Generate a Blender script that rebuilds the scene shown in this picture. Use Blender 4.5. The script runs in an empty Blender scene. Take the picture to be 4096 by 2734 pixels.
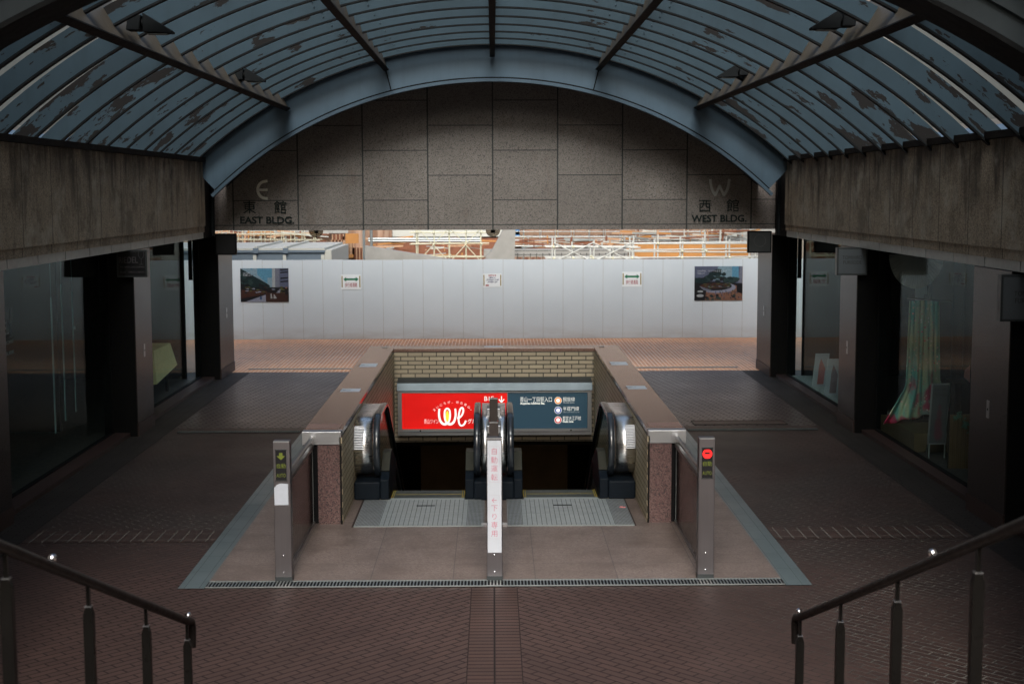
import bpy, bmesh, math, random
from mathutils import Vector, Matrix
random.seed(7)
R = math.radians
S = bpy.context.scene
COL = S.collection

# ------------------------------------------------------------------ camera
cam_d = bpy.data.cameras.new("camera"); cam = bpy.data.objects.new("camera", cam_d); COL.objects.link(cam)
yaw, pitch, roll = math.atan(43/3262), math.atan(344/3262), -0.0025
fwd = Vector((math.sin(yaw)*math.cos(pitch), math.cos(yaw)*math.cos(pitch), -math.sin(pitch)))
rt = Vector((math.cos(yaw), -math.sin(yaw), 0)); up = rt.cross(fwd)
r2 = rt*math.cos(roll) + up*math.sin(roll); u2 = -rt*math.sin(roll) + up*math.cos(roll)
m = Matrix.Identity(4)
for i in range(3):
    m[i][0] = r2[i]; m[i][1] = u2[i]; m[i][2] = -fwd[i]
m[2][3] = 3.73
cam.matrix_world = m
cam_d.sensor_width = 36; cam_d.lens = 50.0*3262/3262.5; cam_d.clip_end = 2000; cam_d.clip_start = .1
cam_d.dof.use_dof = True; cam_d.dof.focus_distance = 19.0; cam_d.dof.aperture_fstop = 3.2
S.camera = cam

# ------------------------------------------------------------------ light
SUN_EL, SUN_AZ = R(40), R(182)          # azimuth clockwise from +Y
w = bpy.data.worlds.new("World"); S.world = w; w.use_nodes = True
wn = w.node_tree.nodes; wl = w.node_tree.links
sky = wn.new("ShaderNodeTexSky"); sky.sky_type = 'NISHITA'; sky.sun_disc = False
sky.sun_elevation = SUN_EL; sky.sun_rotation = SUN_AZ; sky.dust_density = 4.0; sky.air_density = 1.2
wl.new(sky.outputs[0], wn["Background"].inputs[0]); wn["Background"].inputs[1].default_value = 0.15
sd = bpy.data.lights.new("sun", 'SUN'); sun = bpy.data.objects.new("sun", sd); COL.objects.link(sun)
sd.energy = 2.3; sd.angle = R(28); sd.color = (1.0, .985, .965)
sv = Vector((math.sin(SUN_AZ)*math.cos(SUN_EL), math.cos(SUN_AZ)*math.cos(SUN_EL), math.sin(SUN_EL)))
sun.rotation_euler = sv.to_track_quat('Z', 'Y').to_euler(); sun.location = (0, 0, 60)
S.view_settings.view_transform = 'Standard'; S.view_settings.look = 'None'
S.view_settings.exposure = 1.35; S.view_settings.gamma = 1
S.render.engine = 'CYCLES'
S.cycles.max_bounces = 8; S.cycles.transparent_max_bounces = 16

# ------------------------------------------------------------------ mesh helpers
class M:
    def __init__(s): s.v = []; s.f = []; s.mi = []; s.sm = []
    def add(s, vs, fs, mi=0, smooth=False):
        b = len(s.v); s.v += [tuple(v) for v in vs]
        for f in fs: s.f.append([b+i for i in f]); s.mi.append(mi); s.sm.append(smooth)
        return s
    def box(s, x0, x1, y0, y1, z0, z1, mi=0):
        if x0 > x1: x0, x1 = x1, x0
        return s.add([(x0,y0,z0),(x1,y0,z0),(x1,y1,z0),(x0,y1,z0),(x0,y0,z1),(x1,y0,z1),(x1,y1,z1),(x0,y1,z1)],
              [(0,3,2,1),(4,5,6,7),(0,1,5,4),(1,2,6,5),(2,3,7,6),(3,0,4,7)], mi)
    def prism(s, poly, axis, a, b, mi=0):
        # poly: list of 2D points; axis 'x': (y,z); 'y': (x,z); 'z': (x,y)
        def P(p, t):
            return {'x': (t, p[0], p[1]), 'y': (p[0], t, p[1]), 'z': (p[0], p[1], t)}[axis]
        n = len(poly); vs = [P(p, a) for p in poly] + [P(p, b) for p in poly]
        fs = [tuple(range(n))[::-1], tuple(range(n, 2*n))] + [(i, (i+1) % n, n+(i+1) % n, n+i) for i in range(n)]
        return s.add(vs, fs, mi)
    def tube(s, pts, r, n=10, mi=0, cap=True):
        pts = [Vector(p) for p in pts]; rs = r if isinstance(r, (list, tuple)) else [r]*len(pts)
        rings = []; prevx = None
        for i, p in enumerate(pts):
            d = (pts[min(i+1, len(pts)-1)] - pts[max(i-1, 0)]).normalized()
            if prevx is None:
                a = Vector((0, 0, 1)) if abs(d.z) < .9 else Vector((1, 0, 0)); x = d.cross(a).normalized()
            else: x = (prevx - d*prevx.dot(d)).normalized()
            prevx = x; y = d.cross(x)
            rings.append([p + (x*math.cos(2*math.pi*k/n) + y*math.sin(2*math.pi*k/n))*rs[i] for k in range(n)])
        vs = [v for rg in rings for v in rg]; fs = []
        for i in range(len(pts)-1):
            for k in range(n):
                fs.append((i*n+k, i*n+(k+1) % n, (i+1)*n+(k+1) % n, (i+1)*n+k))
        s.add(vs, fs, mi, True)
        if cap:
            s.add(rings[0], [tuple(range(n))[::-1]], mi); s.add(rings[-1], [tuple(range(n))], mi)
        return s
    def ball(s, c, r, mi=0, n=12, sc=(1, 1, 1)):
        vs = []; fs = []
        h = n//2
        for i in range(h+1):
            t = math.pi*i/h
            for k in range(n):
                a = 2*math.pi*k/n
                vs.append((c[0]+r*sc[0]*math.sin(t)*math.cos(a), c[1]+r*sc[1]*math.sin(t)*math.sin(a), c[2]+r*sc[2]*math.cos(t)))
        for i in range(h):
            for k in range(n): fs.append((i*n+k, (i+1)*n+k, (i+1)*n+(k+1) % n, i*n+(k+1) % n))
        return s.add(vs, fs, mi, True)
    def disc(s, c, r, axis, t, n=24, mi=0, r_in=0):
        # short cylinder along axis
        def P(a, rr, o):
            u, v = rr*math.cos(a), rr*math.sin(a)
            return {'y': (c[0]+u, c[1]+o, c[2]+v), 'x': (c[0]+o, c[1]+u, c[2]+v), 'z': (c[0]+u, c[1]+v, c[2]+o)}[axis]
        A = [2*math.pi*k/n for k in range(n)]
        if r_in:
            vs = [P(a, r, 0) for a in A]+[P(a, r, t) for a in A]+[P(a, r_in, 0) for a in A]+[P(a, r_in, t) for a in A]
            fs = []
            for k in range(n):
                j = (k+1) % n
                fs += [(k, j, n+j, n+k), (2*n+j, 2*n+k, 3*n+k, 3*n+j), (k, 2*n+k, 2*n+j, j), (n+k, n+j, 3*n+j, 3*n+k)]
            return s.add(vs, fs, mi)
        vs = [P(a, r, 0) for a in A]+[P(a, r, t) for a in A]
        return s.add(vs, [tuple(range(n)), tuple(range(n, 2*n))[::-1]]+[(k, (k+1) % n, n+(k+1) % n, n+k) for k in range(n)], mi)

def wloc(o):
    l = Vector(o.location)
    while o.parent: o = o.parent; l += Vector(o.location)
    return l
def ms_build(name, mm, mats, parent=None, bevel=0, origin=None):
    base = wloc(parent) if parent else Vector((0, 0, 0))
    if origin is not None: base = Vector(origin)
    me = bpy.data.meshes.new(name)
    me.from_pydata([tuple(Vector(v)-base) for v in mm.v], [], mm.f)
    if not isinstance(mats, (list, tuple)): mats = [mats]
    for mt in mats: me.materials.append(mt)
    for p, mi, sm in zip(me.polygons, mm.mi, mm.sm): p.material_index = mi; p.use_smooth = sm
    bm = bmesh.new(); bm.from_mesh(me); bmesh.ops.recalc_face_normals(bm, faces=bm.faces); bm.to_mesh(me); bm.free()
    o = bpy.data.objects.new(name, me); COL.objects.link(o)
    if parent: o.parent = parent
    if origin is not None: o.location = base - (wloc(parent) if parent else Vector((0,0,0)))
    if bevel:
        b = o.modifiers.new("bevel", 'BEVEL'); b.width = bevel; b.segments = 2; b.limit_method = 'ANGLE'; b.angle_limit = R(40)
    return o
part = ms_build
def thing(name, label, cat, loc=(0, 0, 0), group=None):
    o = bpy.data.objects.new(name, None); COL.objects.link(o); o.location = loc; o.empty_display_size = .2
    o['label'] = label; o['category'] = cat
    if group: o['group'] = group
    return o
def tag(o, label, cat, group=None):
    o['label'] = label; o['category'] = cat
    if group: o['group'] = group
    return o
def struct(o, kind='structure'): o['kind'] = kind; return o
def solo(name, mm, mats, label, cat, group=None, bevel=0, origin=None):
    if origin is None:
        xs = [v[0] for v in mm.v]; ys = [v[1] for v in mm.v]; zs = [v[2] for v in mm.v]
        origin = ((min(xs)+max(xs))/2, (min(ys)+max(ys))/2, min(zs))
    return tag(ms_build(name, mm, mats, None, bevel, origin), label, cat, group)
def copy_tree(o, parent=None):
    c = o.copy(); COL.objects.link(c); c.parent = parent
    for ch in [x for x in bpy.data.objects if x.parent == o and x != c]: copy_tree(ch, c)
    return c

# text -> verts/faces appended into M, transform given as 4x4
_tc = {}
def text_mesh(txt, size, ext=0.0, align='CENTER', bold=0.0):
    k = (txt, size, ext, align, bold)
    if k in _tc: return _tc[k]
    cu = bpy.data.curves.new("t", 'FONT'); cu.body = txt; cu.size = size; cu.extrude = ext; cu.align_x = align; cu.align_y = 'CENTER'
    cu.resolution_u = 3; cu.offset = bold
    ob = bpy.data.objects.new("t", cu); COL.objects.link(ob)
    bpy.context.view_layer.update()
    dg = bpy.context.evaluated_depsgraph_get()
    me = bpy.data.meshes.new_from_object(ob.evaluated_get(dg))
    res = ([tuple(v.co) for v in me.vertices], [tuple(p.vertices) for p in me.polygons])
    bpy.data.objects.remove(ob); bpy.data.meshes.remove(me); bpy.data.curves.remove(cu)
    _tc[k] = res; return res
def put_text(mm, txt, size, pos, face='-y', ext=.001, align='CENTER', bold=0.0, sx=1.0, mi=0, rot=0, fit=None):
    vs, fs = text_mesh(txt, size, ext, align, bold)
    if fit and vs:
        wd = max(v[0] for v in vs)-min(v[0] for v in vs); sx = fit/wd
    ca, sa = math.cos(rot), math.sin(rot)
    out = []
    for x, y, z in vs:
        x *= sx; x, y = x*ca-y*sa, x*sa+y*ca
        if face == '-y': p = (pos[0]+x, pos[1]-z, pos[2]+y)
        elif face == '+x': p = (pos[0]+z, pos[1]+x, pos[2]+y)     # seen from +x side
        elif face == '-x': p = (pos[0]-z, pos[1]-x, pos[2]+y)
        elif face == '+z': p = (pos[0]+x, pos[1]+y, pos[2]+z)
        out.append(p)
    mm.add(out, fs, mi)
    return mm
def stroke(pts, wd):
    """flat ribbon polygon quads along 2D pts with per-point widths"""
    n = len(pts); L = []; Rr = []
    ws = wd if isinstance(wd, (list, tuple)) else [wd]*n
    for i in range(n):
        a = pts[max(i-1, 0)]; b = pts[min(i+1, n-1)]
        dx, dy = b[0]-a[0], b[1]-a[1]; l = math.hypot(dx, dy) or 1; nx, ny = -dy/l, dx/l
        L.append((pts[i][0]+nx*ws[i]/2, pts[i][1]+ny*ws[i]/2)); Rr.append((pts[i][0]-nx*ws[i]/2, pts[i][1]-ny*ws[i]/2))
    return [[L[i], L[i+1], Rr[i+1], Rr[i]] for i in range(n-1)]
def bez(p0, p1, p2, p3, n=14):
    return [tuple((1-t)**3*p0[k]+3*(1-t)**2*t*p1[k]+3*(1-t)*t*t*p2[k]+t**3*p3[k] for k in (0, 1)) for t in [i/n for i in range(n+1)]]

# ------------------------------------------------------------------ materials
class N:
    def __init__(s, name):
        s.m = bpy.data.materials.new(name); s.m.use_nodes = True
        s.t = s.m.node_tree; s.n = s.t.nodes; s.l = s.t.links; s.b = s.n["Principled BSDF"]; s.out = s.n["Material Output"]
    def new(s, t, **k):
        nd = s.n.new(t)
        for a, v in k.items(): setattr(nd, a, v)
        return nd
    def set(s, sock, v):
        if hasattr(v, 'is_linked') or isinstance(v, bpy.types.NodeSocket): s.l.new(v, sock)
        else: sock.default_value = v
    def math(s, op, a, b=0.0, c=0.0, clamp=False):
        nd = s.new("ShaderNodeMath", operation=op, use_clamp=clamp)
        for i, v in enumerate((a, b, c)): s.set(nd.inputs[i], v)
        return nd.outputs[0]
    def pos(s): return s.new("ShaderNodeNewGeometry").outputs['Position']
    def obj(s): return s.new("ShaderNodeTexCoord").outputs['Object']
    def sep(s, v):
        nd = s.new("ShaderNodeSeparateXYZ"); s.l.new(v, nd.inputs[0]); return nd.outputs
    def comb(s, x, y, z=0.0):
        nd = s.new("ShaderNodeCombineXYZ")
        for i, v in enumerate((x, y, z)): s.set(nd.inputs[i], v)
        return nd.outputs[0]
    def scale(s, v, sc):
        nd = s.new("ShaderNodeVectorMath", operation='MULTIPLY'); s.l.new(v, nd.inputs[0]); nd.inputs[1].default_value = sc; return nd.outputs[0]
    def noise(s, v, sc, det=4, rough=.6, col=False):
        nd = s.new("ShaderNodeTexNoise"); s.l.new(v, nd.inputs['Vector']); nd.inputs['Scale'].default_value = sc
        nd.inputs['Detail'].default_value = det; nd.inputs['Roughness'].default_value = rough
        return nd.outputs['Color' if col else 'Fac']
    def ramp(s, f, stops, interp='LINEAR'):
        nd = s.new("ShaderNodeValToRGB"); s.l.new(f, nd.inputs[0]); cr = nd.color_ramp; cr.interpolation = interp
        while len(cr.elements) < len(stops): cr.elements.new(.5)
        for e, (p, c) in zip(cr.elements, stops):
            e.position = p; e.color = (c, c, c, 1) if isinstance(c, (int, float)) else (*c, 1)
        return nd.outputs[0]
    def mix(s, f, a, b, mode='MIX'):
        nd = s.new("ShaderNodeMix", data_type='RGBA', blend_type=mode)
        s.set(nd.inputs[0], f)
        for i, v in ((6, a), (7, b)):
            if isinstance(v, tuple): v = (*v, 1)[:4]
            s.set(nd.inputs[i], v)
        return nd.outputs[2]
    def bump(s, h, st=.3, d=.01):
        nd = s.new("ShaderNodeBump"); s.set(nd.inputs['Height'], h); nd.inputs['Strength'].default_value = st; nd.inputs['Distance'].default_value = d
        s.l.new(nd.outputs[0], s.b.inputs['Normal']); return nd
    def fin(s, col=None, rough=None, metal=None, spec=None):
        for k, v in (('Base Color', col), ('Roughness', rough), ('Metallic', metal), ('Specular IOR Level', spec)):
            if v is None: continue
            if isinstance(v, tuple): v = (*v, 1)[:4]
            s.set(s.b.inputs[k], v)
        return s.m
def plain(name, col, rough=.5, metal=0.0, var=.12, nsc=6.0, bump=0.0, spec=.3):
    n = N(name); o = n.pos()
    f = n.noise(o, nsc, 5, .65)
    c = n.mix(n.ramp(f, [(.3, 0), (.75, 1)]), tuple(x*(1-var) for x in col), tuple(min(1, x*(1+var)) for x in col))
    r = n.math('MULTIPLY_ADD', n.noise(o, nsc*2.3, 3), .25, rough-.12, True)
    if bump: n.bump(n.noise(o, nsc*8, 4), bump, .005)
    return n.fin(c, r, metal, spec)
def emis(name, col, st):
    n = N(name); n.b.inputs['Base Color'].default_value = (*col, 1); n.b.inputs['Emission Color'].default_value = (*col, 1)
    n.b.inputs['Emission Strength'].default_value = st; n.b.inputs['Roughness'].default_value = .5; return n.m
def granite(name, cols, sc=90, rough=.45, stain=None, joints=None, bumps=.1):
    """cols: dark fleck, mid, light"""
    n = N(name); p = n.pos()
    v = n.new("ShaderNodeTexVoronoi"); n.l.new(p, v.inputs['Vector']); v.inputs['Scale'].default_value = sc
    cell = n.ramp(n.sep(v.outputs['Color'])[0], [(0, cols[0]), (.16, cols[0]), (.19, cols[1]), (.7, cols[1]), (.72, cols[2])], 'LINEAR')
    f2 = n.noise(p, 1.3, 5, .6)
    c = n.mix(n.ramp(f2, [(.3, .0), (.7, .35)]), cell, tuple(x*.55 for x in cols[1]))
    if stain: c = stain(n, p, c)
    if joints:
        u = joints(n, p)
        c = n.mix(u, c, (.008, .013, .013))
    n.bump(n.noise(p, sc*1.5, 2), bumps, .002)
    return n.fin(c, rough)
def brick_mat(name, c1, c2, cm, vec, bw, rh, mort, rough=.5, dirt=.35, offs=.5, bump=.5, c3=None, big=.5, spec=.5, grout=None):
    n = N(name); p = n.pos(); v = vec(n, p)
    b = n.new("ShaderNodeTexBrick"); n.l.new(v, b.inputs['Vector'])
    for k, val in (('Scale', 1.0), ('Mortar Size', mort), ('Mortar Smooth', .2), ('Bias', 0.0), ('Brick Width', bw), ('Row Height', rh)):
        b.inputs[k].default_value = val
    b.offset = offs
    b.inputs['Color1'].default_value = (*c1, 1); b.inputs['Color2'].default_value = (*c2, 1); b.inputs['Mortar'].default_value = (*cm, 1)
    if grout:
        n.l.new(n.mix(grout(n, p), cm, (.12, .12, .108)), b.inputs['Mortar'])
    c = b.outputs['Color']
    if grout:      # less worn bricks, darkened further to paint in the weaker light there
        c = n.mix(n.math('MULTIPLY', n.math('MULTIPLY', grout(n, p), .62), n.math('SUBTRACT', 1.0, b.outputs['Fac'])), c, (.010, .007, .006))
    if c3:   # some bricks of a third colour, chosen per brick
        b2 = n.new("ShaderNodeTexBrick"); n.l.new(v, b2.inputs['Vector']); b2.offset = offs
        for k, val in (('Scale', 1.0), ('Mortar Size', mort), ('Mortar Smooth', .2), ('Bias', -.3), ('Brick Width', bw), ('Row Height', rh)):
            b2.inputs[k].default_value = val
        b2.inputs['Color1'].default_value = (0, 0, 0, 1); b2.inputs['Color2'].default_value = (1, 1, 1, 1); b2.inputs['Mortar'].default_value = (0, 0, 0, 1)
        c = n.mix(n.ramp(b2.outputs['Color'], [(.72, 0), (.74, 1)]), c, c3)
    f = n.noise(p, big, 6, .65)
    c = n.mix(n.ramp(f, [(.35, 0), (.7, dirt)]), c, tuple(x*.45 for x in c1))
    fn = n.noise(p, 60, 3)
    c = n.mix(n.math('MULTIPLY', fn, .25), c, tuple(x*.5 for x in c1))
    h = n.math('SUBTRACT', 1.0, b.outputs['Fac'])
    n.bump(n.math('ADD', h, n.math('MULTIPLY', fn, .25)), bump, .004)
    ro = n.math('MULTIPLY_ADD', f, .35, rough-.17, True)
    ro = n.math('MAXIMUM', ro, n.math('MULTIPLY', b.outputs['Fac'], .8))
    return n.fin(c, ro, 0.0, spec)

def v_chevron(n, p):
    x, y, z = n.sep(p); ax = n.math('ABSOLUTE', x)
    u = n.math('MULTIPLY', n.math('SUBTRACT', y, ax), .7071); v = n.math('MULTIPLY', n.math('ADD', y, ax), .7071)
    return n.comb(u, v)
def v_alongy(n, p):
    x, y, z = n.sep(p); return n.comb(y, x)
def v_alongx(n, p):
    x, y, z = n.sep(p); return n.comb(x, y)
def v_wall_x(n, p):      # wall facing +-y
    x, y, z = n.sep(p); return n.comb(x, n.math('SUBTRACT', z, .995))
def v_wall_y(n, p):      # wall facing +-x
    x, y, z = n.sep(p); return n.comb(y, n.math('SUBTRACT', z, .995))

def pale_grout(n, p):      # pale grout away from the worn middle; also masks the painted-in brick shade
    x, y, z = n.sep(p)
    side = n.math('MULTIPLY_ADD', n.math('ABSOLUTE', n.math('ADD', x, 1.2)), .45, -1.2, True)
    back = n.math('MULTIPLY', n.math('MULTIPLY_ADD', y, .5, -6.8, True), n.math('LESS_THAN', y, 21.95))
    return n.math('MULTIPLY', n.math('MAXIMUM', side, back), n.ramp(n.noise(p, .7, 3), [(.35, .3), (.6, 1)]))
M_PAVE_IN = brick_mat("dark_brick_paving", (.046, .028, .024), (.063, .038, .032), (.008, .008, .009), v_chevron, .235, .083, .0065, .5, .5, c3=(.075, .029, .023), big=.45, spec=.14, bump=.8, grout=pale_grout)
M_PAVE_MID = brick_mat("smooth_brick_paving", (.050, .037, .035), (.075, .055, .050), (.006, .006, .006), v_chevron, .235, .083, .011, .34, .4, c3=(.045, .025, .022), big=.5, spec=.26, bump=1.0)
M_PAVE_SOLD = brick_mat("soldier_course_paving", (.040, .026, .022), (.05, .03, .025), (.13, .125, .11), v_alongy, .27, .135, .008, .5, .4, offs=0, spec=.14)
M_PAVE_CENTRE = brick_mat("centre_strip_paving", (.050, .030, .025), (.066, .038, .031), (.008, .008, .009), v_alongx, .22, .085, .0085, .5, .45, offs=0, spec=.14, big=.6)
M_PAVE_OUT = brick_mat("orange_brick_paving", (.68, .31, .155), (.46, .22, .12), (.88, .74, .56), v_alongy, .235, .085, .007, .8, .3, spec=.15, c3=(.72, .42, .27), big=.4)
M_EDGE = brick_mat("edge_paving", (.026, .023, .020), (.033, .028, .025), (.01, .01, .01), v_alongx, .30, .06, .006, .6, .5, spec=.12)
M_TILE_GREY = brick_mat("grey_strip_tile", (.078, .104, .110), (.092, .120, .128), (.04, .055, .06), v_alongx, .14, .6, .002, .38, .5, offs=0, bump=.15)
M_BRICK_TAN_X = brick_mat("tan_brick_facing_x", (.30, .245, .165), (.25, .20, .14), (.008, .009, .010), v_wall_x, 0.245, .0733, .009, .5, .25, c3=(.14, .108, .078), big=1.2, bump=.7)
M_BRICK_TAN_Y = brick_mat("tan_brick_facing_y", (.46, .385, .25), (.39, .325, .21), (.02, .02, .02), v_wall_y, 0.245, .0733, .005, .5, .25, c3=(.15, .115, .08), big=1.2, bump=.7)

def floor_tiles(n, p):
    x, y, z = n.sep(p)
    b = n.new("ShaderNodeTexBrick"); n.l.new(n.comb(n.math('ADD', x, .4), n.math('SUBTRACT', y, 13.42)), b.inputs['Vector'])
    for k, v in (('Scale', 1.0), ('Mortar Size', .0035), ('Mortar Smooth', 0.0), ('Brick Width', .8), ('Row Height', .62)): b.inputs[k].default_value = v
    b.offset = 0.0
    return n.math('MULTIPLY', b.outputs['Fac'], .75)
def soft_stain(n, p, c):
    x, y, z = n.sep(p)
    wnz = n.new("ShaderNodeTexWhiteNoise", noise_dimensions='2D')      # slab to slab tone
    n.l.new(n.comb(n.math('FLOOR', n.math('DIVIDE', n.math('ADD', x, .4), .8)), n.math('FLOOR', n.math('DIVIDE', n.math('SUBTRACT', y, 13.42), .62))), wnz.inputs['Vector'])
    c = n.mix(n.math('MULTIPLY', wnz.outputs[0], .32), c, (.075, .055, .045))
    f = n.noise(p, 2.2, 6, .7)
    c = n.mix(n.ramp(f, [(.45, 0), (.62, .55)]), c, (.075, .052, .042))
    c = n.mix(n.ramp(n.noise(p, 5.5, 5, .7), [(.55, 0), (.7, .35)]), c, (.22, .18, .155))
    g = n.noise(p, 9, 3, .5)
    return n.mix(n.ramp(g, [(.68, 0), (.74, .5)]), c, (.03, .03, .03))
M_FLOOR_GRAN = granite("landing_granite", ((.095, .072, .062), (.160, .122, .105), (.21, .17, .15)), 75, .42, soft_stain, floor_tiles, .05)
M_GRAN_RED = granite("red_granite", ((.022, .015, .015), (.082, .042, .04), (.13, .078, .07)), 85, .4)
M_GRAN_CAP = granite("cap_granite", ((.095, .052, .040), (.135, .076, .058), (.17, .10, .078)), 110, .22,
                     None, lambda n, p: n.math('MULTIPLY', n.math('LESS_THAN', n.math('FRACT', n.math('DIVIDE', n.math('ADD', n.sep(p)[1], .1), .9)), .006), .7), .02)
def gable_joint(n, p):
    x, y, z = n.sep(p); W = 1.278; H = .972
    cx = n.math('DIVIDE', x, W); col = n.math('FLOOR', cx); fx = n.math('FRACT', cx)
    par = n.math('ABSOLUTE', n.math('MODULO', col, 2.0))
    # left of centre column (-1): offset 0 ; column 0: offset half
    off = n.math('MULTIPLY', n.math('SUBTRACT', 1.0, par), H/2)
    fz = n.math('FRACT', n.math('DIVIDE', n.math('SUBTRACT', n.math('SUBTRACT', z, 3.085), off), H))
    a = n.math('LESS_THAN', n.math('MULTIPLY', n.math('MINIMUM', fx, n.math('SUBTRACT', 1.0, fx)), W), .014)
    b = n.math('LESS_THAN', n.math('MULTIPLY', n.math('MINIMUM', fz, n.math('SUBTRACT', 1.0, fz)), H), .0085)
    c = n.math('LESS_THAN', n.math('ABSOLUTE', n.math('SUBTRACT', z, 3.085)), .009)
    above = n.math('GREATER_THAN', z, 3.085)
    return n.math('MULTIPLY', n.math('MAXIMUM', n.math('MAXIMUM', a, n.math('MULTIPLY', b, above)), c), .92)
def gable_stain(n, p, c):
    x, y, z = n.sep(p)
    wnz = n.new("ShaderNodeTexWhiteNoise", noise_dimensions='2D')
    cx = n.math('FLOOR', n.math('DIVIDE', x, 1.278)); par = n.math('ABSOLUTE', n.math('MODULO', cx, 2.0))
    n.l.new(n.comb(cx, n.math('FLOOR', n.math('DIVIDE', n.math('SUBTRACT', n.math('SUBTRACT', z, 3.085), n.math('MULTIPLY', n.math('SUBTRACT', 1.0, par), .486)), .972))), wnz.inputs['Vector'])
    c = n.mix(n.math('MULTIPLY', wnz.outputs[0], .25), c, (.10, .085, .078))
    # rusty run-off marks hugging the joints
    f = n.noise(n.comb(n.math('MULTIPLY', x, 3.0), n.math('MULTIPLY', z, 1.1)), 1.0, 5, .7)
    return n.mix(n.ramp(f, [(.56, 0), (.75, .55)]), c, (.12, .08, .06))
M_GABLE = granite("gable_granite", ((.062, .055, .052), (.19, .163, .147), (.24, .212, .195)), 85, .6, gable_stain, gable_joint, .15)
def fascia_mat():
    n = N("stained_fascia_stone"); p = n.pos(); x, y, z = n.sep(p)
    v = n.new("ShaderNodeTexVoronoi"); n.l.new(p, v.inputs['Vector']); v.inputs['Scale'].default_value = 70
    c = n.ramp(n.sep(v.outputs['Color'])[0], [(0, (.14, .11, .075)), (.4, (.27, .22, .155)), (1, (.38, .32, .24))])
    st = n.noise(n.comb(0.0, n.math('MULTIPLY', y, 2.4), n.math('MULTIPLY', z, .5)), 1.0, 7, .68)
    st2 = n.noise(n.comb(5.0, n.math('MULTIPLY', y, 9.0), n.math('MULTIPLY', z, 1.2)), 1.0, 5, .7)
    top = n.math('MULTIPLY_ADD', z, .16, -.62)
    f = n.ramp(n.math('ADD', st, top), [(.46, 0), (.62, 1)])
    c = n.mix(n.math('MULTIPLY', f, .92), c, (.040, .029, .018))
    c = n.mix(n.ramp(n.noise(n.comb(2.0, n.math('MULTIPLY', y, 1.1), n.math('MULTIPLY', z, 1.3)), 1.0, 6, .7), [(.5, 0), (.62, .6)]), c, (.075, .058, .038))
    c = n.mix(n.ramp(st2, [(.52, 0), (.75, .7)]), c, (.07, .055, .038))
    c = n.mix(n.ramp(n.noise(p, 1.7, 6, .7), [(.52, 0), (.66, .55)]), c, (.42, .39, .32))
    fy = n.math('FRACT', n.math('DIVIDE', n.math('SUBTRACT', y, 16.57-1.1*9), 1.105))
    c = n.mix(n.math('MULTIPLY', n.math('LESS_THAN', fy, .018), .9), c, (.015, .015, .012))
    n.bump(n.noise(p, 70, 3), .25, .004)
    return n.fin(c, .75)
M_FASCIA = fascia_mat()
def paint_steel(name, base, peel=True):
    n = N(name); p = n.pos(); x, y, z = n.sep(p)
    f = n.noise(p, .9, 5, .6)
    c = n.mix(n.ramp(f, [(.3, 0), (.7, 1)]), tuple(a*.82 for a in base), tuple(a*1.15 for a in base))
    stk = n.noise(n.comb(n.math('MULTIPLY', x, 7.0), n.math('MULTIPLY', y, 7.0), n.math('MULTIPLY', z, .5)), 1.0, 4, .6)
    c = n.mix(n.ramp(stk, [(.5, 0), (.8, .35)]), c, tuple(a*.5 for a in base))
    if peel:
        ang = n.math('ARCTAN2', x, n.math('ADD', z, 1.76))
        rr = n.math('SQRT', n.math('ADD', n.math('MULTIPLY', x, x), n.math('MULTIPLY', n.math('ADD', z, 1.76), n.math('ADD', z, 1.76))))
        pv = n.comb(n.math('MULTIPLY', ang, 17.0), n.math('MULTIPLY', rr, 7.0), n.math('MULTIPLY', y, 5.1))
        q = n.noise(pv, 1.0, 9, .62)
        big = n.noise(n.comb(n.math('MULTIPLY', ang, 3.0), n.math('MULTIPLY', y, .9)), 1.0, 2, .5)
        side = n.math('MULTIPLY', n.math('ABSOLUTE', ang), .16)
        mk = n.ramp(n.math('ADD', n.math('MULTIPLY_ADD', big, .5, q), side), [(.932, 0), (.937, 1)])
        c = n.mix(mk, c, (.0065, .005, .005))
        n.bump(n.math('SUBTRACT', 1.0, mk), .6, .003)
        return n.fin(c, n.math('MULTIPLY_ADD', mk, .35, .5), 0.0, .4)
    return n.fin(c, .48, 0.0, .4)
M_BLUE = paint_steel("peeling_blue_paint", (.031, .053, .071))
M_BLUE2 = paint_steel("blue_painted_steel", (.050, .083, .116), False)
M_NEARARCH_SHADE = plain("shade_darkened_near_arch", (.028, .038, .045), .6, 0, .15, 1.5, spec=.2)  # arch paint darkened to stand in for shade on the near ring
M_DARKSTEEL = plain("dark_flange", (.004, .005, .006), .7, 0, spec=.15)
M_BROWNSTEEL = plain("brown_beam_paint", (.010, .008, .007), .7, 0, spec=.1)
M_BEIGE = plain("beige_beam_paint", (.095, .077, .058), .6)
M_GLAZE = None
def glaze():
    n = N("dirty_canopy_glazing"); p = n.pos()
    tr = n.new("ShaderNodeBsdfTransparent"); tr.inputs[0].default_value = (.72, .78, .80, 1)
    tl = n.new("ShaderNodeBsdfTranslucent")
    f = n.noise(p, 5, 7, .75); n.l.new(n.ramp(f, [(.3, (.10, .11, .10)), (.7, (.16, .16, .14))]), tl.inputs[0])
    mx = n.new("ShaderNodeMixShader"); mx.inputs[0].default_value = .3
    n.l.new(tr.outputs[0], mx.inputs[1]); n.l.new(tl.outputs[0], mx.inputs[2]); n.l.new(mx.outputs[0], n.out.inputs[0]); return n.m
M_GLAZE = glaze()
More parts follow.
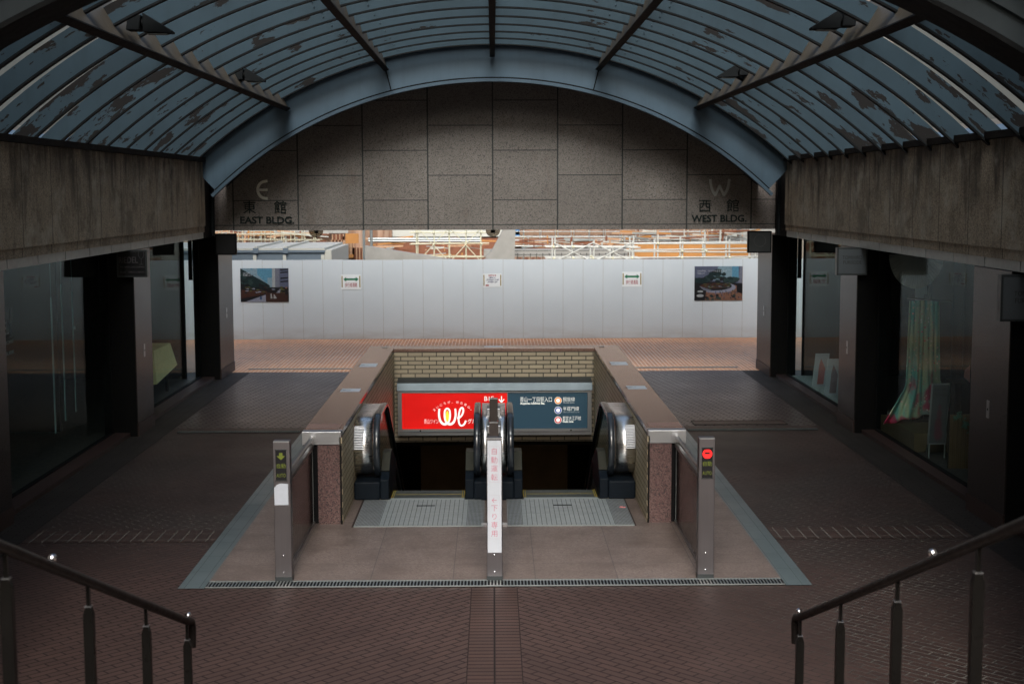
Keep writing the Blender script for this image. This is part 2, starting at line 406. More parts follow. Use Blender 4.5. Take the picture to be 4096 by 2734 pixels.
def glass(name, tint, rough=.01, dirt=0.004):
    n = N(name); g = n.new("ShaderNodeNewGeometry")
    d = n.new("ShaderNodeVectorMath", operation='DOT_PRODUCT'); n.l.new(g.outputs['Normal'], d.inputs[0]); n.l.new(g.outputs['Incoming'], d.inputs[1])
    c = n.math('SUBTRACT', 1.0, n.math('ABSOLUTE', d.outputs['Value']), clamp=True)
    F = n.math('MULTIPLY_ADD', n.math('POWER', c, 5.0), .20, .012, True)
    tr = n.new("ShaderNodeBsdfTransparent"); tr.inputs[0].default_value = (*tint, 1)
    gl = n.new("ShaderNodeBsdfGlossy"); gl.inputs['Roughness'].default_value = rough; gl.inputs[0].default_value = (.75, .82, .82, 1)
    df = n.new("ShaderNodeBsdfDiffuse"); df.inputs[0].default_value = (.4, .45, .43, 1)
    m0 = n.new("ShaderNodeMixShader"); m0.inputs[0].default_value = dirt; n.l.new(tr.outputs[0], m0.inputs[1]); n.l.new(df.outputs[0], m0.inputs[2])
    mx = n.new("ShaderNodeMixShader"); n.l.new(F, mx.inputs[0]); n.l.new(m0.outputs[0], mx.inputs[1]); n.l.new(gl.outputs[0], mx.inputs[2])
    n.l.new(mx.outputs[0], n.out.inputs[0]); return n.m
M_GLASS = glass("shop_glass", (.90, .96, .95))
M_SMOKE = glass("smoked_panel_glass", (.25, .2, .19), .03, .01)
M_BALGLASS = glass("balustrade_glass", (.7, .75, .74))
def brushed(name, col, rough=.3, axis='x', met=1.0, bmp=.04):
    n = N(name); p = n.pos(); x, y, z = n.sep(p)
    sc = {'x': (2, 90, 90), 'z': (90, 90, 2), 'y': (90, 2, 90)}[axis]
    f = n.noise(n.scale(p, sc), 1.0, 3, .6)
    g = n.noise(p, 4, 4, .6)
    c = n.mix(f, tuple(a*.85 for a in col), col)
    r = n.math('MULTIPLY_ADD', n.math('ADD', f, g), .14, rough-.12, True)
    if bmp: n.bump(f, bmp, .001)
    return n.fin(c, r, met)
M_ALU = brushed("brushed_aluminium", (.42, .43, .45), .36)
M_STEEL_Z = brushed("brushed_post_steel", (.19, .178, .188), .36, 'z')
M_STEEL_TUBE = brushed("stainless_tube", (.30, .30, .30), .3, 'y')
M_CHROME = plain("chrome", (.85, .85, .88), .12, 1.0, .03)
M_RAIL = plain("brown_stair_rail", (.007, .0055, .005), .45, 0, spec=.10)
M_RAILPOST = plain("dark_bronze_post", (.0055, .005, .0045), .3, 0, spec=.10)
M_BLACK = plain("black_rubber", (.012, .013, .015), .3, 0, .2, spec=.6)
M_HAND = plain("black_handrail", (.014, .018, .024), .2, 0, .1, spec=.7)
M_BLACKMATT = plain("matt_black", (.005, .005, .0055), .7, spec=.1)
M_NEWELBOX = plain("navy_black_plastic", (.005, .008, .012), .55, 0, .15, spec=.08)
M_OLIVE = plain("olive_grey_cap", (.035, .035, .027), .45, spec=.1)
M_COLUMN = plain("polished_dark_granite", (.022, .018, .017), .3, 0, .25, 40, spec=.22)
M_COLUMN2 = plain("black_column_cladding", (.003, .003, .003), .6, 0, .2, spec=.1)
M_WHITE = plain("white_vinyl", (.36, .385, .425), .5, 0, .04)
M_PLINTH = plain("dark_red_plinth", (.035, .020, .017), .5, 0, .2, 30)
M_PAPER = plain("white_paper", (.36, .39, .44), .8, 0, .06, 20)
M_PINK = plain("pink_red_print", (.36, .09, .13), .6)
M_PINKL = plain("pale_pink_frame", (.34, .25, .30), .6)
M_GREY = plain("grey_metal_strip", (.30, .32, .31), .45, .2)
M_STEELDULL = plain("galvanised_grating", (.30, .33, .33), .4, .8)
M_GRATEDARK = plain("dull_dark_grating", (.07, .08, .08), .5, .6)
M_YELLOW = plain("safety_yellow", (.42, .31, .02), .5)
M_STEP = plain("step_aluminium", (.29, .325, .325), .42, .25)
M_STEPDARK = plain("grooved_step_tread", (.055, .07, .068), .45, .3)
M_INK = plain("black_ink", (.02, .02, .02), .6)
M_LETTER = plain("cast_metal_letter", (.010, .018, .018), .5, 0, spec=.15)
M_LETTER2 = plain("bright_metal_letter", (.60, .60, .55), .4, .3)
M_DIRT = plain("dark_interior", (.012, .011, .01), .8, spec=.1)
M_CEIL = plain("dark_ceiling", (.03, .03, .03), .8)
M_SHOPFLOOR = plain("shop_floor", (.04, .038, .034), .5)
M_TOWER = plain("tower_concrete", (.30, .285, .25), .8, 0, .15, 1.0)
M_TERR = plain("terrace_concrete", (.25, .24, .22), .85)
M_SOIL = plain("site_soil", (.24, .18, .12), .95, 0, .3, .8)

# ------------------------------------------------------------------ setting: pavement with the escalator pit cut out
PX, PY0, PY1 = 1.74, 17.1, 24.32
def sheet(rects, z):
    mm = M()
    for x0, x1, y0, y1 in rects: mm.add([(x0,y0,z),(x1,y0,z),(x1,y1,z),(x0,y1,z)], [(0,1,2,3)])
    return mm
def zone(name, rects, z, mat, **k): return struct(ms_build(name, sheet(rects, z), mat))
# one walkable ground sheet: big frame round the pit, reaching far, with the site pit left open beyond the hoarding
g = sheet([(-300, -PX, -300, 38), (PX, 300, -300, 38), (-PX, PX, -300, PY0), (-PX, PX, PY1, 38)], -.004)
struct(ms_build('ground', g, M_PAVE_IN))
zone('paved_walk_outside', [(-40, 40, 29.5, 36.6)], 0.002, M_PAVE_OUT)
zone('paved_walk_far', [(-5.07, -3.01, 22.46, 29.49), (3.04, 5.19, 22.46, 29.49), (-3.0, 3.03, 25.51, 29.49)], 0.001, M_PAVE_MID)
zone('soldier_course', [(-5.07, -3.01, 15.02, 15.54), (3.04, 5.19, 15.02, 15.54), (-5.0, -3.01, 22.18, 22.45), (3.04, 5.1, 22.18, 22.45)], 0.002, M_PAVE_SOLD)
zone('centre_paving_strip', [(-.22, .22, 9.0, 13.17)], 0.002, M_PAVE_CENTRE)
zone('grey_border_strip', [(-3.0, -2.75, 13.19, 25.5), (2.78, 3.03, 13.19, 25.5)], 0.004, M_TILE_GREY)
zone('wall_side_border', [(-5.6, -5.08, 9, 29.5), (5.2, 5.75, 9, 29.5)], 0.002, M_EDGE)
zone('landing_floor', [(-2.75, 2.78, 13.42, 15.64), (-2.75, -1.60, 15.64, 17.1), (1.60, 2.78, 15.64, 17.1), (-.115, .155, 15.64, 17.1), (-2.75, -2.16, 17.1, 24.8), (2.17, 2.78, 17.1, 24.8)], 0.004, M_FLOOR_GRAN)

# construction terrain far below/beyond the hoarding
g = M(); g.add([(-400,38,-5),(400,38,-5),(400,900,-5),(-400,900,-5)], [(0,1,2,3)]); g.add([(-300,38,-.004),(300,38,-.004),(300,38,-5),(-300,38,-5)], [(0,1,2,3)])
struct(ms_build('site_terrain', g, M_SOIL))

# stairs under the camera
g = M()
n_st = 14
for i in range(n_st):
    g.box(-2.2, 2.2, -6 if i == n_st-1 else 9.2-.38*(i+1), 9.2-.38*i, 0.0 if i == 0 else .15*i, .15*(i+1))
struct(ms_build('stairs', g, M_FLOOR_GRAN))

# ------------------------------------------------------------------ drains
def drain(name, x0, x1, y0, y1, step, label, gm=M_STEELDULL):
    t = thing(name, label, 'drain', ((x0+x1)/2, (y0+y1)/2, 0))
    part('channel', M().box(x0, x1, y0, y1, .002, .005), M_BLACKMATT, t)
    g = M(); n = int((x1-x0)/step)
    for i in range(n):
        x = x0 + step*(i+.5); g.box(x-step*.17, x+step*.17, y0+.012, y1-.012, .0055, .014)
    part('grating', g, gm, t)
    f = M().box(x0, x1, y0, y0+.01, .0055, .016).box(x0, x1, y1-.01, y1, .0055, .016)
    part('frame', f, gm, t)
drain('drain_grate', -2.74, 2.77, 13.20, 13.41, .032, 'wide steel drain grating along the front edge of the escalator landing')
drain('drain_grate', -4.95, -3.03, 22.0, 22.10, .03, 'narrow dark floor drain left of the parapet in the brick paving', M_GRATEDARK)
drain('drain_grate', 3.05, 5.1, 22.0, 22.10, .03, 'narrow dark floor drain right of the parapet in the brick paving', M_GRATEDARK)
drain('drain_grate', -5.2, 5.2, 29.95, 30.06, .04, 'long pale drain line across the orange bricks before the white hoarding')
t = thing('access_cover', 'dark rectangular brick-filled access cover in the floor right of the parapet', 'manhole cover', (3.95, 22.75, 0))
part('frame', M().box(3.22, 4.73, 22.535, 22.55, .003, .009).box(3.22, 4.73, 22.93, 22.945, .003, .009).box(3.22, 3.23, 22.55, 22.93, .003, .009).box(4.72, 4.73, 22.55, 22.93, .003, .009), M_BLACKMATT, t)
part('infill', M().box(3.23, 4.72, 22.55, 22.93, .003, .006), M_PAVE_SOLD, t)

# ------------------------------------------------------------------ two buildings flanking the passage
COLS = [(15.2, 16.35), (21.7, 22.75), (28.4, 29.9)]
def side_building(sg, label, fx, gx, tower_x, lab_cols):
    t = thing('building', label, 'building', (sg*9, 18, 0))
    COLS = [(15.0, 15.95) if sg < 0 else (15.2, 16.42), (21.7, 22.75), (28.4, 29.9)]
    X = lambda v: sg*v
    part('fascia', M().box(X(fx), X(fx+.35), 9.5, 27.12, 3.10, 4.30), M_FASCIA, t)
    part('fascia_base', M().box(X(fx+.02), X(fx+.35), 9.5, 27.12, 2.985, 3.097), M_FASCIA, t)
    g = M(); y = 9.5
    while y < 27.0:
        g.box(X(fx+.035), X(fx+.12), y+.012, min(y+1.10, 27.1)-.012, 2.87, 2.982); y += 1.105
    part('light_strip', g, M_GREY, t)
    # pillars
    for i, (y0, y1) in enumerate(COLS):
        c = part('pillar', M().box(X(fx+.02), X(fx+.50), y0+.012, y1, .20, 2.865), M_COLUMN, t, .004)
        part('front_cladding', M().box(X(fx+.03), X(fx+.53), y0-.002, y0+.012, .0, 2.865), M_COLUMN2, c)
        part('plinth', M().box(X(fx+.01), X(fx+.50), y0+.012, y1+.01, .0, .197), M_PLINTH, c)
        k = M().box(X(fx+.012), X(fx+.02), (y0+y1)/2-.05, (y0+y1)/2+.03, 1.18, 1.38)
        kp = part('key_switch_plate', k, M_ALU, c)
        part('keyhole', M().disc((X(fx+.012), (y0+y1)/2-.01, 1.28), .015, 'x', -sg*.003, 12), M_BLACKMATT, kp)
        if i > 0:
            part('shutter_guide', M().box(X(fx+.53), X(fx+.60), y0-.09, y0-.02, 2.0, 2.86), M_BLACKMATT, c)
    # windows
    spans = [(9.5, COLS[0][0]), (COLS[0][1], COLS[1][0]), (COLS[1][1], COLS[2][0])]
    for a, b in spans:
        wnd = part('shop_window', M().box(X(gx), X(gx+.012), a, b, .075, 2.95), M_GLASS, t)
        f = M().box(X(gx-.03), X(gx+.04), a, b, .03, .072).box(X(gx-.01), X(gx+.02), b-.03, b, .072, 2.9).box(X(gx-.01), X(gx+.02), a, a+.03, .072, 2.9)
        part('frame', f, M_BLACKMATT, wnd)
        part('sill', M().box(X(fx+.14), X(gx-.032), a, b, .0, .06), M_PLINTH, wnd)
    # dark interior
    bk = gx+4.0
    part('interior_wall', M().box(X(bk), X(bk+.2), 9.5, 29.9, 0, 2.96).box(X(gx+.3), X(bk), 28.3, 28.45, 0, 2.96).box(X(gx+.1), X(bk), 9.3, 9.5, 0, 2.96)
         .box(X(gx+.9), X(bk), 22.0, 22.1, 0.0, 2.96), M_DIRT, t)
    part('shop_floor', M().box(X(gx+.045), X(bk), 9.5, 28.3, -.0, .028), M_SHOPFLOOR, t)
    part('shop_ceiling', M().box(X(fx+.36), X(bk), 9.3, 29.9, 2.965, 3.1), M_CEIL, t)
    part('terrace', M().box(X(fx+.36), X(tower_x), 9.3, 29.95, 3.11, 4.28), M_TERR, t)
    part('tower', M().box(X(tower_x), X(tower_x+25), 6, 28, 4.29, 34), M_TOWER, t)
    part('rear_wall', M().box(X(bk+.21), X(tower_x+25), 6, 29, 0, 3.10), M_TERR, t)
    part('end_infill', M().box(X(fx+.03), X(fx+.36), 27.13, 28.19, 2.87, 5.2), M_BLACKMATT, t)
    part('gutter', M().box(X(fx-.06), X(fx+.30), 9.5, 27.0, 4.305, 4.385), M_BROWNSTEEL, t)
    return t
east = side_building(-1, 'dark shopfront building along the left side of the passage', 5.45, 5.86, 7.2, None)
west = side_building(1, 'dark shopfront building along the right side of the passage', 5.56, 5.92, 7.8, None)

solo('added_shade_roof', M().box(-9, 9, 7.4, 10.38, 7.0, 7.6), M_TOWER, 'added unseen light blocking roof above the foot of the stairs', 'roof')  # added out of view to shade the near arch
for sg in (-1, 1):  # unseen walls and lintels, added to block light from the sides
    solo('added_shade_wall', M().box(sg*3.7, sg*8.5, -10, 7.3, 0, 11).box(sg*3.7, sg*8.5, 7.3, 8.8, 0, 6.98).box(sg*3.8, sg*8.5, 8.81, 9.9, 3.3, 6.98), M_TOWER, 'added unseen light blocking wall on the %s side of the stairs' % ('left' if sg < 0 else 'right'), 'wall')
# ------------------------------------------------------------------ stone gable over the opening
gw = thing('gable_wall', 'speckled pink granite gable wall spanning the opening under the arch', 'wall', (0, 28.2, 3))
ZC = -1.76
def arcpts(Rr, a0, a1, n=48): return [(Rr*math.sin(a0+(a1-a0)*i/n), ZC+Rr*math.cos(a0+(a1-a0)*i/n)) for i in range(n+1)]
g = M().box(-5.80, 5.91, 28.2, 29.9, 2.985, 7.0); part('wall', g, M_GABLE, gw)
part('shoulder', M().box(-7.19, -5.81, 28.25, 28.6, 4.285, 7.0).box(5.92, 7.79, 28.25, 28.6, 4.285, 7.0), M_TERR, gw)
lt = M(); put_text(lt, '東', .27, (-4.79, 28.19, 3.42), ext=.02); put_text(lt, '館', .27, (-4.18, 28.19, 3.42), ext=.02)
put_text(lt, 'EAST BLDG.', .19, (-4.45, 28.19, 3.18), ext=.018, fit=1.06, bold=.004); part('lettering', lt, M_LETTER, gw)
# round E: open arc with middle bar
g = M(); ec = (-4.47, 3.78); pts = [(ec[0]-.15*math.cos(a), ec[1]+.165*math.sin(a)) for a in [R(-80+160*i/20) for i in range(21)]]
pts = [(ec[0]+.04, ec[1]-.172)] + pts[:] + [(ec[0]+.04, ec[1]+.172)]
for q in stroke(pts, .05): g.prism(q, 'y', 28.165, 28.198)
g.prism([(ec[0]-.13, ec[1]-.024), (ec[0]+.04, ec[1]-.024), (ec[0]+.04, ec[1]+.024), (ec[0]-.13, ec[1]+.024)], 'y', 28.167, 28.198)
part('emblem', g, M_LETTER2, gw)
lt = M(); put_text(lt, '西', .27, (4.19, 28.19, 3.43), ext=.02); put_text(lt, '館', .27, (4.75, 28.19, 3.43), ext=.02)
put_text(lt, 'WEST BLDG.', .19, (4.48, 28.19, 3.19), ext=.018, fit=1.09, bold=.004); part('lettering', lt, M_LETTER, gw)
g = M(); wc = (4.48, 3.80)
for s in (-1, 1):
    p = bez((wc[0]+s*.19, wc[1]+.17), (wc[0]+s*.17, wc[1]-.02), (wc[0]+s*.14, wc[1]-.08), (wc[0]+s*.075, wc[1]-.155))
    for q in stroke(p, .048): g.prism(q, 'y', 28.165+.002*s, 28.198)
    for q in stroke([(wc[0]+s*.088, wc[1]-.15), (wc[0]-s*.008, wc[1]+.05)], .045): g.prism(q, 'y', 28.169+.002*s, 28.198)
part('emblem', g, plain('dull_metal_letter', (.35, .36, .35), .4, .3), gw)
# drain pipes between fascia end and gable
for sx, lb in ((-5.33, 'left'), (5.47, 'right')):
    solo('downpipe', M().tube([(sx, 27.7, 0), (sx, 27.7, 4.4)] if False else [(sx*1.02, 27.75, 2.9), (sx*1.02, 27.75, 4.6)], .045), M_DARKSTEEL, 'dark rainwater pipe beside the gable wall, %s end' % lb, 'pipe')
# globe lamps under the gable
for i, px in enumerate((727, 1131)):
    x = (px-1131)*29.0/3262
    t = thing('globe_lamp', ['round clear lamp under the gable above the site container', 'round clear lamp under the middle of the gable'][i], 'ceiling lamp', (x, 29.0, 2.98), 'globe lamps under the gable')
    part('globe', M().ball((x, 29.0, 2.965), .15, 0, 20), glass("lamp_glass", (.55, .5, .45), .05, .25) if i == 0 else bpy.data.materials["lamp_glass"], t)
    part('lamp_holder', M().disc((x, 29.0, 2.90), .045, 'z', .08, 16), M_BLACKMATT, t)

# ------------------------------------------------------------------ vaulted canopy
can = thing('canopy', 'blue painted barrel vault canopy with peeling curved louvres', 'canopy', (0, 19, 4.3))
A = math.asin(5.45/8.2)
def ring_sheet(mm, prof, a0, a1, n=64, mi=0, closed=True, smooth=True):
    """prof: list of (y, r); swept round the x=0,z=ZC axis"""
    k = len(prof); vs = []
    for i in range(n+1):
        a = a0+(a1-a0)*i/n
        for y, r in prof: vs.append((r*math.sin(a), y, ZC+r*math.cos(a)))
    fs = []
    rng = range(k) if closed else range(k-1)
    for i in range(n):
        for j in rng:
            j2 = (j+1) % k; fs.append((i*k+j, i*k+j2, (i+1)*k+j2, (i+1)*k+j))
    if closed: fs += [tuple(range(k)), tuple(range(n*k, n*k+k))[::-1]]
    mm.add(vs, fs, mi, False)
    return mm
def shade_auto(o):
    for p in o.data.polygons: p.use_smooth = False
# far arch band, made of panels with thin radial joints
cuts = [-A-.02, -R(28.6), -R(14.4), R(14.4), R(28.6), A+.02]
arch = part('arch_band', ring_sheet(M(), [(27.0, 7.56), (27.05, 7.56), (27.05, 8.36), (27.0, 8.36)], -A-.03, A+.03), M_BLUE2, can)
g = M()
for c in cuts[1:-1]:
    if abs(abs(c)-R(28.6)) < .01: continue
    ring_sheet(g, [(26.996, 7.60), (27.0, 7.60), (27.0, 8.34), (26.996, 8.34)], c-.0014, c+.0014, 1)
part('joint', g, M_BLACKMATT, arch)
part('lower_flange', ring_sheet(M(), [(26.93, 7.54), (27.06, 7.54), (27.06, 7.60), (26.93, 7.60)], -A-.045, A+.045), M_BLUE2, arch)
part('flange_groove', ring_sheet(M(), [(26.99, 7.602), (27.0, 7.602), (27.0, 7.63), (26.99, 7.63)], -A-.03, A+.03), M_BLACKMATT, arch)
part('upper_channel', ring_sheet(M(), [(26.80, 8.27), (26.99, 8.27), (26.99, 8.31), (26.80, 8.31)], -A, A), M_DARKSTEEL, arch)
# slab closing the space between arch band and gable
part('soffit_filler', ring_sheet(M(), [(27.06, 7.66), (28.19, 7.66), (28.19, 7.72), (27.06, 7.72)], -A-.02, A+.02), M_BLACKMATT, can)
# near arch
near = part('arch_band', ring_sheet(M(), [(10.47, 7.58), (10.52, 7.58), (10.52, 8.9), (10.47, 8.9)], -A-.12, A+.12), M_NEARARCH_SHADE, can)
part('soffit', ring_sheet(M(), [(10.44, 7.54), (10.97, 7.54), (10.97, 7.577), (10.44, 7.577)], -A-.12, A+.12), M_DARKSTEEL, near)
part('rim', ring_sheet(M(), [(10.40, 7.74), (10.468, 7.74), (10.468, 7.80), (10.40, 7.80)], -A-.12, A+.12), M_NEARARCH_SHADE, near)
part('rear_web', ring_sheet(M(), [(10.93, 7.58), (10.97, 7.58), (10.97, 8.3), (10.93, 8.3)], -A-.12, A+.12), M_BLUE2, near)
# louvres
y = 26.6-1.06*14
BEAMS = [-R(28.5), -R(14.3), 0.0, R(14.3), R(28.5)]
RB = 8.2
while y < 26.7:
    g = M()
    ring_sheet(g, [(y, RB), (y+.025, RB), (y-.015, RB+.185), (y-.04, RB+.185)], -A-.03, A+.03)
    for b in BEAMS[1:4]:
        if b == 0: continue
        for dx in (-.32, .32):
            a = b + dx/RB
            for k, (yy, rr) in enumerate(((y-.018, RB+.06), (y-.032, RB+.125))):
                g.ball((rr*math.sin(a), yy, ZC+rr*math.cos(a)), .014, 0, 8)
    sl = part('louvre', g, M_BLUE, can)
    part('edge_strip', ring_sheet(M(), [(y-.03, RB-.025), (y+.055, RB-.025), (y+.055, RB-.003), (y-.03, RB-.003)], -A-.03, A+.03), M_DARKSTEEL, sl)
    y += 1.06
for b in BEAMS:
    ca, sa = math.cos(b), math.sin(b)
    def bar(u0, u1, r0, r1, y0=10.98, y1=26.95, mm=None):
        mm = mm or M(); vs = []
        for yy in (y0, y1):
            for u, r in ((u0, r0), (u1, r0), (u1, r1), (u0, r1)): vs.append((r*sa+u*ca, yy, ZC+r*ca-u*sa))
        return mm.add(vs, [(0,1,2,3),(7,6,5,4),(0,4,5,1),(1,5,6,2),(2,6,7,3),(3,7,4,0)])
    bm_ = part('beam_web', bar(-.018, .018, RB-.185, RB+.35), M_BEIGE, can)
    part('beam_flange', bar(-.048, .048, RB-.21, RB-.188), M_BROWNSTEEL, bm_)
for sg in (-1, 1):
    part('side_closure', ring_sheet(M(), [(10.98, 8.21), (26.95, 8.21), (26.95, 8.66), (10.98, 8.66)], sg*(A+.034), sg*(A+.037), 1), M_BLUE2, can)
part('glazing', ring_sheet(M(), [(11.0, 8.62), (26.95, 8.62)], -A-.02, A+.02, closed=False), M_GLAZE, can)

# floodlights on the outer beams
def flood(x, y, z, sg, label):
    t = thing('floodlight', label, 'floodlight', (x, y, z), 'floodlights on the canopy beams')
    g = M().prism([(x-.08, z-.08), (x+.06, z-.08), (x+.08, z+.08), (x-.06, z+.08)], 'y', y-.1, y+.1); part('housing', g, M_DARKSTEEL, t, .01)
    g = M()
    c0 = x+sg*.10; tip = x+sg*.40
    g.add([(c0, y-.11, z+.10), (c0, y+.11, z+.10), (c0, y+.11, z-.10), (c0, y-.11, z-.10), (tip, y-.07, z-.11), (tip, y+.07, z-.11), (tip, y+.07, z-.085), (tip, y-.07, z-.085)],
          [(0,3,2,1),(4,5,6,7),(0,7,4,3),(1,2,5,6),(0,1,6,7),(3,4,5,2)])
    part('visor', g, M_DARKSTEEL, t, .006)
    part('glass_cover', M().box(c0+sg*.03, tip-sg*.06, y-.06, y+.06, z-.118, z-.112), M_GREY, t)
    part('bracket', M().box(x-.03, x+.03, y-.02, y+.02, z+.08, z+.22).tube([(x+sg*.075, y-.02, z), (x+sg*.098, y-.02, z)], .05), M_BLACKMATT, t)
for (px, py, yy, sg, lb) in ((330, 62, 15.4, 1, 'wedge shaped floodlight on the left canopy beam, nearer the camera'), (560, 176, 22.2, 1, 'smaller wedge shaped floodlight on the left beam near the gable'),
                             (1935, 55, 15.4, -1, 'wedge shaped floodlight on the right canopy beam, nearer the camera'), (1700, 168, 22.2, -1, 'smaller wedge shaped floodlight on the right beam near the gable')):
    x = (px-1131)*yy/3262; z = 3.73+(440-py)*yy/3262
    flood(x, yy, z, sg, lb)

# ------------------------------------------------------------------ hanging shop signs
def blade_sign(x0, x1, y, z0, z1, label, face_m, frame_m, fn=None):
    t = thing('hanging_sign', label, 'shop sign', ((x0+x1)/2, y, z0))
    part('case', M().box(x0, x1, y, y+.12, z0, z1), frame_m, t, .004)
    part('face', M().box(x0+.025, x1-.025, y-.004, y-.001, z0+.025, z1-.025), face_m, t)
    if fn:
        lm, mt = fn(); part('lettering', lm, mt, t)
    part('hanger', M().box((x0+x1)/2-.02, (x0+x1)/2+.02, y+.121, y+.22, z1-.1, z1-.05), M_BLACKMATT, t)
M_SIGNBLACK = plain("black_sign_face", (.008, .008, .009), .35, 0, .1)
M_SIGNGREY = plain("grey_white_sign_face", (.06, .068, .075), .5, 0, .06)
M_SIGNTXT = plain("dim_gold_print", (.055, .05, .055), .5)
M_SIGNFRAME = plain("sign_frame_grey", (.035, .04, .042), .4, .3)
def riedel_lines(mm, cx, y, cz, s, face='-y'):
    def T(txt, sz, dx, dz, **k):
        if face == '-y': put_text(mm, txt, sz*s, (cx+dx*s, y, cz+dz*s), face, **k)
        else: put_text(mm, txt, sz*s, (y, cx+dx*s*(1 if face == '+x' else -1), cz+dz*s), face, **k)
    T('RIEDEL', .11, -.05, .03, fit=.24*s, bold=.001)
    T('THE WINE GLASS COMPANY', .03, 0, -.055, fit=.31*s)
    T('GRAPE     VARIETAL SPECIFIC', .028, 0, -.12, fit=.31*s)
    # wine glass pictogram
    bx = .115
    pts = [(bx-.028, .15), (bx-.036, .10), (bx-.02, .06), (bx, .05), (bx+.02, .06), (bx+.036, .10), (bx+.028, .15)]
    def Q(p, t): 
        if face == '-y': return (cx+p[0]*s, y-t, cz+p[1]*s)
        return (y+(t if face == '+x' else -t), cx+p[0]*s*(1 if face == '+x' else -1), cz+p[1]*s)
    for q in stroke(pts, .005)+stroke([(bx, .05), (bx, -.02)], .005)+stroke([(bx-.025, -.022), (bx+.025, -.022)], .006):
        vs = [Q(p, 0) for p in q]+[Q(p, .001) for p in q]
        mm.add(vs, [(0,1,2,3),(4,5,6,7)])
    return mm
def f_riedel(): return riedel_lines(M(), -5.455, 21.575, 2.68, 1.2), M_SIGNTXT
blade_sign(-5.69, -5.23, 21.58, 2.46, 2.87, 'black square hanging sign with wine glass lettering on the left pillar', M_SIGNBLACK, M_SIGNFRAME, f_riedel)
blade_sign(-5.455, -5.045, 28.15-.12, 2.51, 2.93, 'plain black hanging sign on the far left pillar beside the hoarding', M_SIGNBLACK, M_BLACKMATT)
def f_circle():
    g = M().disc((5.262, 28.024, 2.76), .12, 'y', -.002, 28); put_text(g, 'Tea', .08, (5.262, 28.02, 2.76), fit=.13)
    return M().disc((5.262, 28.024, 2.76), .12, 'y', -.002, 28, r_in=.112), M_SIGNTXT
blade_sign(5.03, 5.495, 28.03, 2.52, 2.95, 'dark hanging sign with a black disc on the far right pillar', plain("charcoal_sign_face", (.025, .027, .028), .5), M_BLACKMATT, f_circle)
def f_tomi(cx, y, cz):
    def f():
        g = M(); put_text(g, 'TOMIHIRO\nFURISODE', .075, (cx, y, cz), fit=.30); return g, M_INK
    return f
blade_sign(5.235, 5.70, 21.58, 2.455, 2.875, 'grey white hanging sign TOMIHIRO FURISODE on the middle right pillar', M_SIGNGREY, M_SIGNFRAME, f_tomi(5.467, 21.575, 2.685))
blade_sign(5.41, 5.87, 15.05, 2.34, 2.84, 'grey white hanging sign TOMIHIRO FURISODE cut by the right picture edge', M_SIGNGREY, M_SIGNFRAME, f_tomi(5.70, 15.045, 2.60))

# ------------------------------------------------------------------ parapet round the escalator well
pp = thing('parapet', 'granite capped parapet lined with tan brick around the escalator well', 'parapet', (0, 20.3, 0))
for sg, xo, xi in ((-1, 2.155, 1.735), (1, 2.17, 1.76)):
    wl_ = part('side_wall', M().box(sg*(xi+.001), sg*(xi+.24), 15.83, 24.32, -4.5, .998), M_GRAN_RED, pp)
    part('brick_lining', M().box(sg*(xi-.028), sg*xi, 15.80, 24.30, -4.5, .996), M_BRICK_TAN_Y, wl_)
    part('outer_cladding', M().box(sg*(xi+.245), sg*(xo-.02), 15.98, 24.72, 0, .998), M_GRAN_RED, wl_)
    part('cap', M().box(sg*(xi-.02), sg*xo, 15.95, 24.75, 1.0, 1.06), M_GRAN_CAP, pp, .004)
    part('tactile_grip', M().box(sg*(xi+.02), sg*(xo-.02), 15.99, 16.33, 1.061, 1.064), brick_mat("ribbed_granite_%d" % (sg+1), (.30, .19, .155), (.32, .2, .165), (.16, .10, .08), lambda n, p: v_alongx(n, p), 10.0, .03, .008, .5, .1, offs=0, bump=.6), pp)
    e = part('end_box', M().box(sg*(xi-.02), sg*xo, 15.80, 15.948, .91, 1.058), M_ALU, pp, .004)
    part('end_pillar', M().box(sg*(xi+.0), sg*(xi+.245), 15.79, 15.828, 0, .905), M_GRAN_RED, pp)
    part('dark_channel', M().box(sg*(xi+.25), sg*(xo-.01), 15.84, 15.95, 0, .905), M_BLACKMATT, pp)
    part('edge_trim', M().box(sg*(xi-.024), sg*(xi-.002), 15.784, 15.795, 0, .905), M_BROWNSTEEL, pp)
bw = part('back_wall', M().box(-1.73, 1.755, 24.33, 24.72, -.55, .998).box(-2.13, -1.74, 24.33, 24.72, 0, .998).box(1.765, 2.15, 24.33, 24.72, 0, .998), M_GRAN_RED, pp)
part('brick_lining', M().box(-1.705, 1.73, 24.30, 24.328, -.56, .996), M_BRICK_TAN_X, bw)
part('cap', M().box(-1.713, 1.738, 24.30, 24.75, 1.001, 1.061), M_GRAN_CAP, pp, .004)
g = M().box(-.17, .15, 24.55, 24.65, 1.062, 1.064)
# tunnel beyond
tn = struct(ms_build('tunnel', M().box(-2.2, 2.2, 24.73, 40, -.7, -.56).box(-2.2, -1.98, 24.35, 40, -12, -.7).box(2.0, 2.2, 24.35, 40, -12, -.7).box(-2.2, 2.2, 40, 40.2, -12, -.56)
       .box(-1.97, 1.99, 15.8, 17.05, -1.5, -.2), M_DIRT))

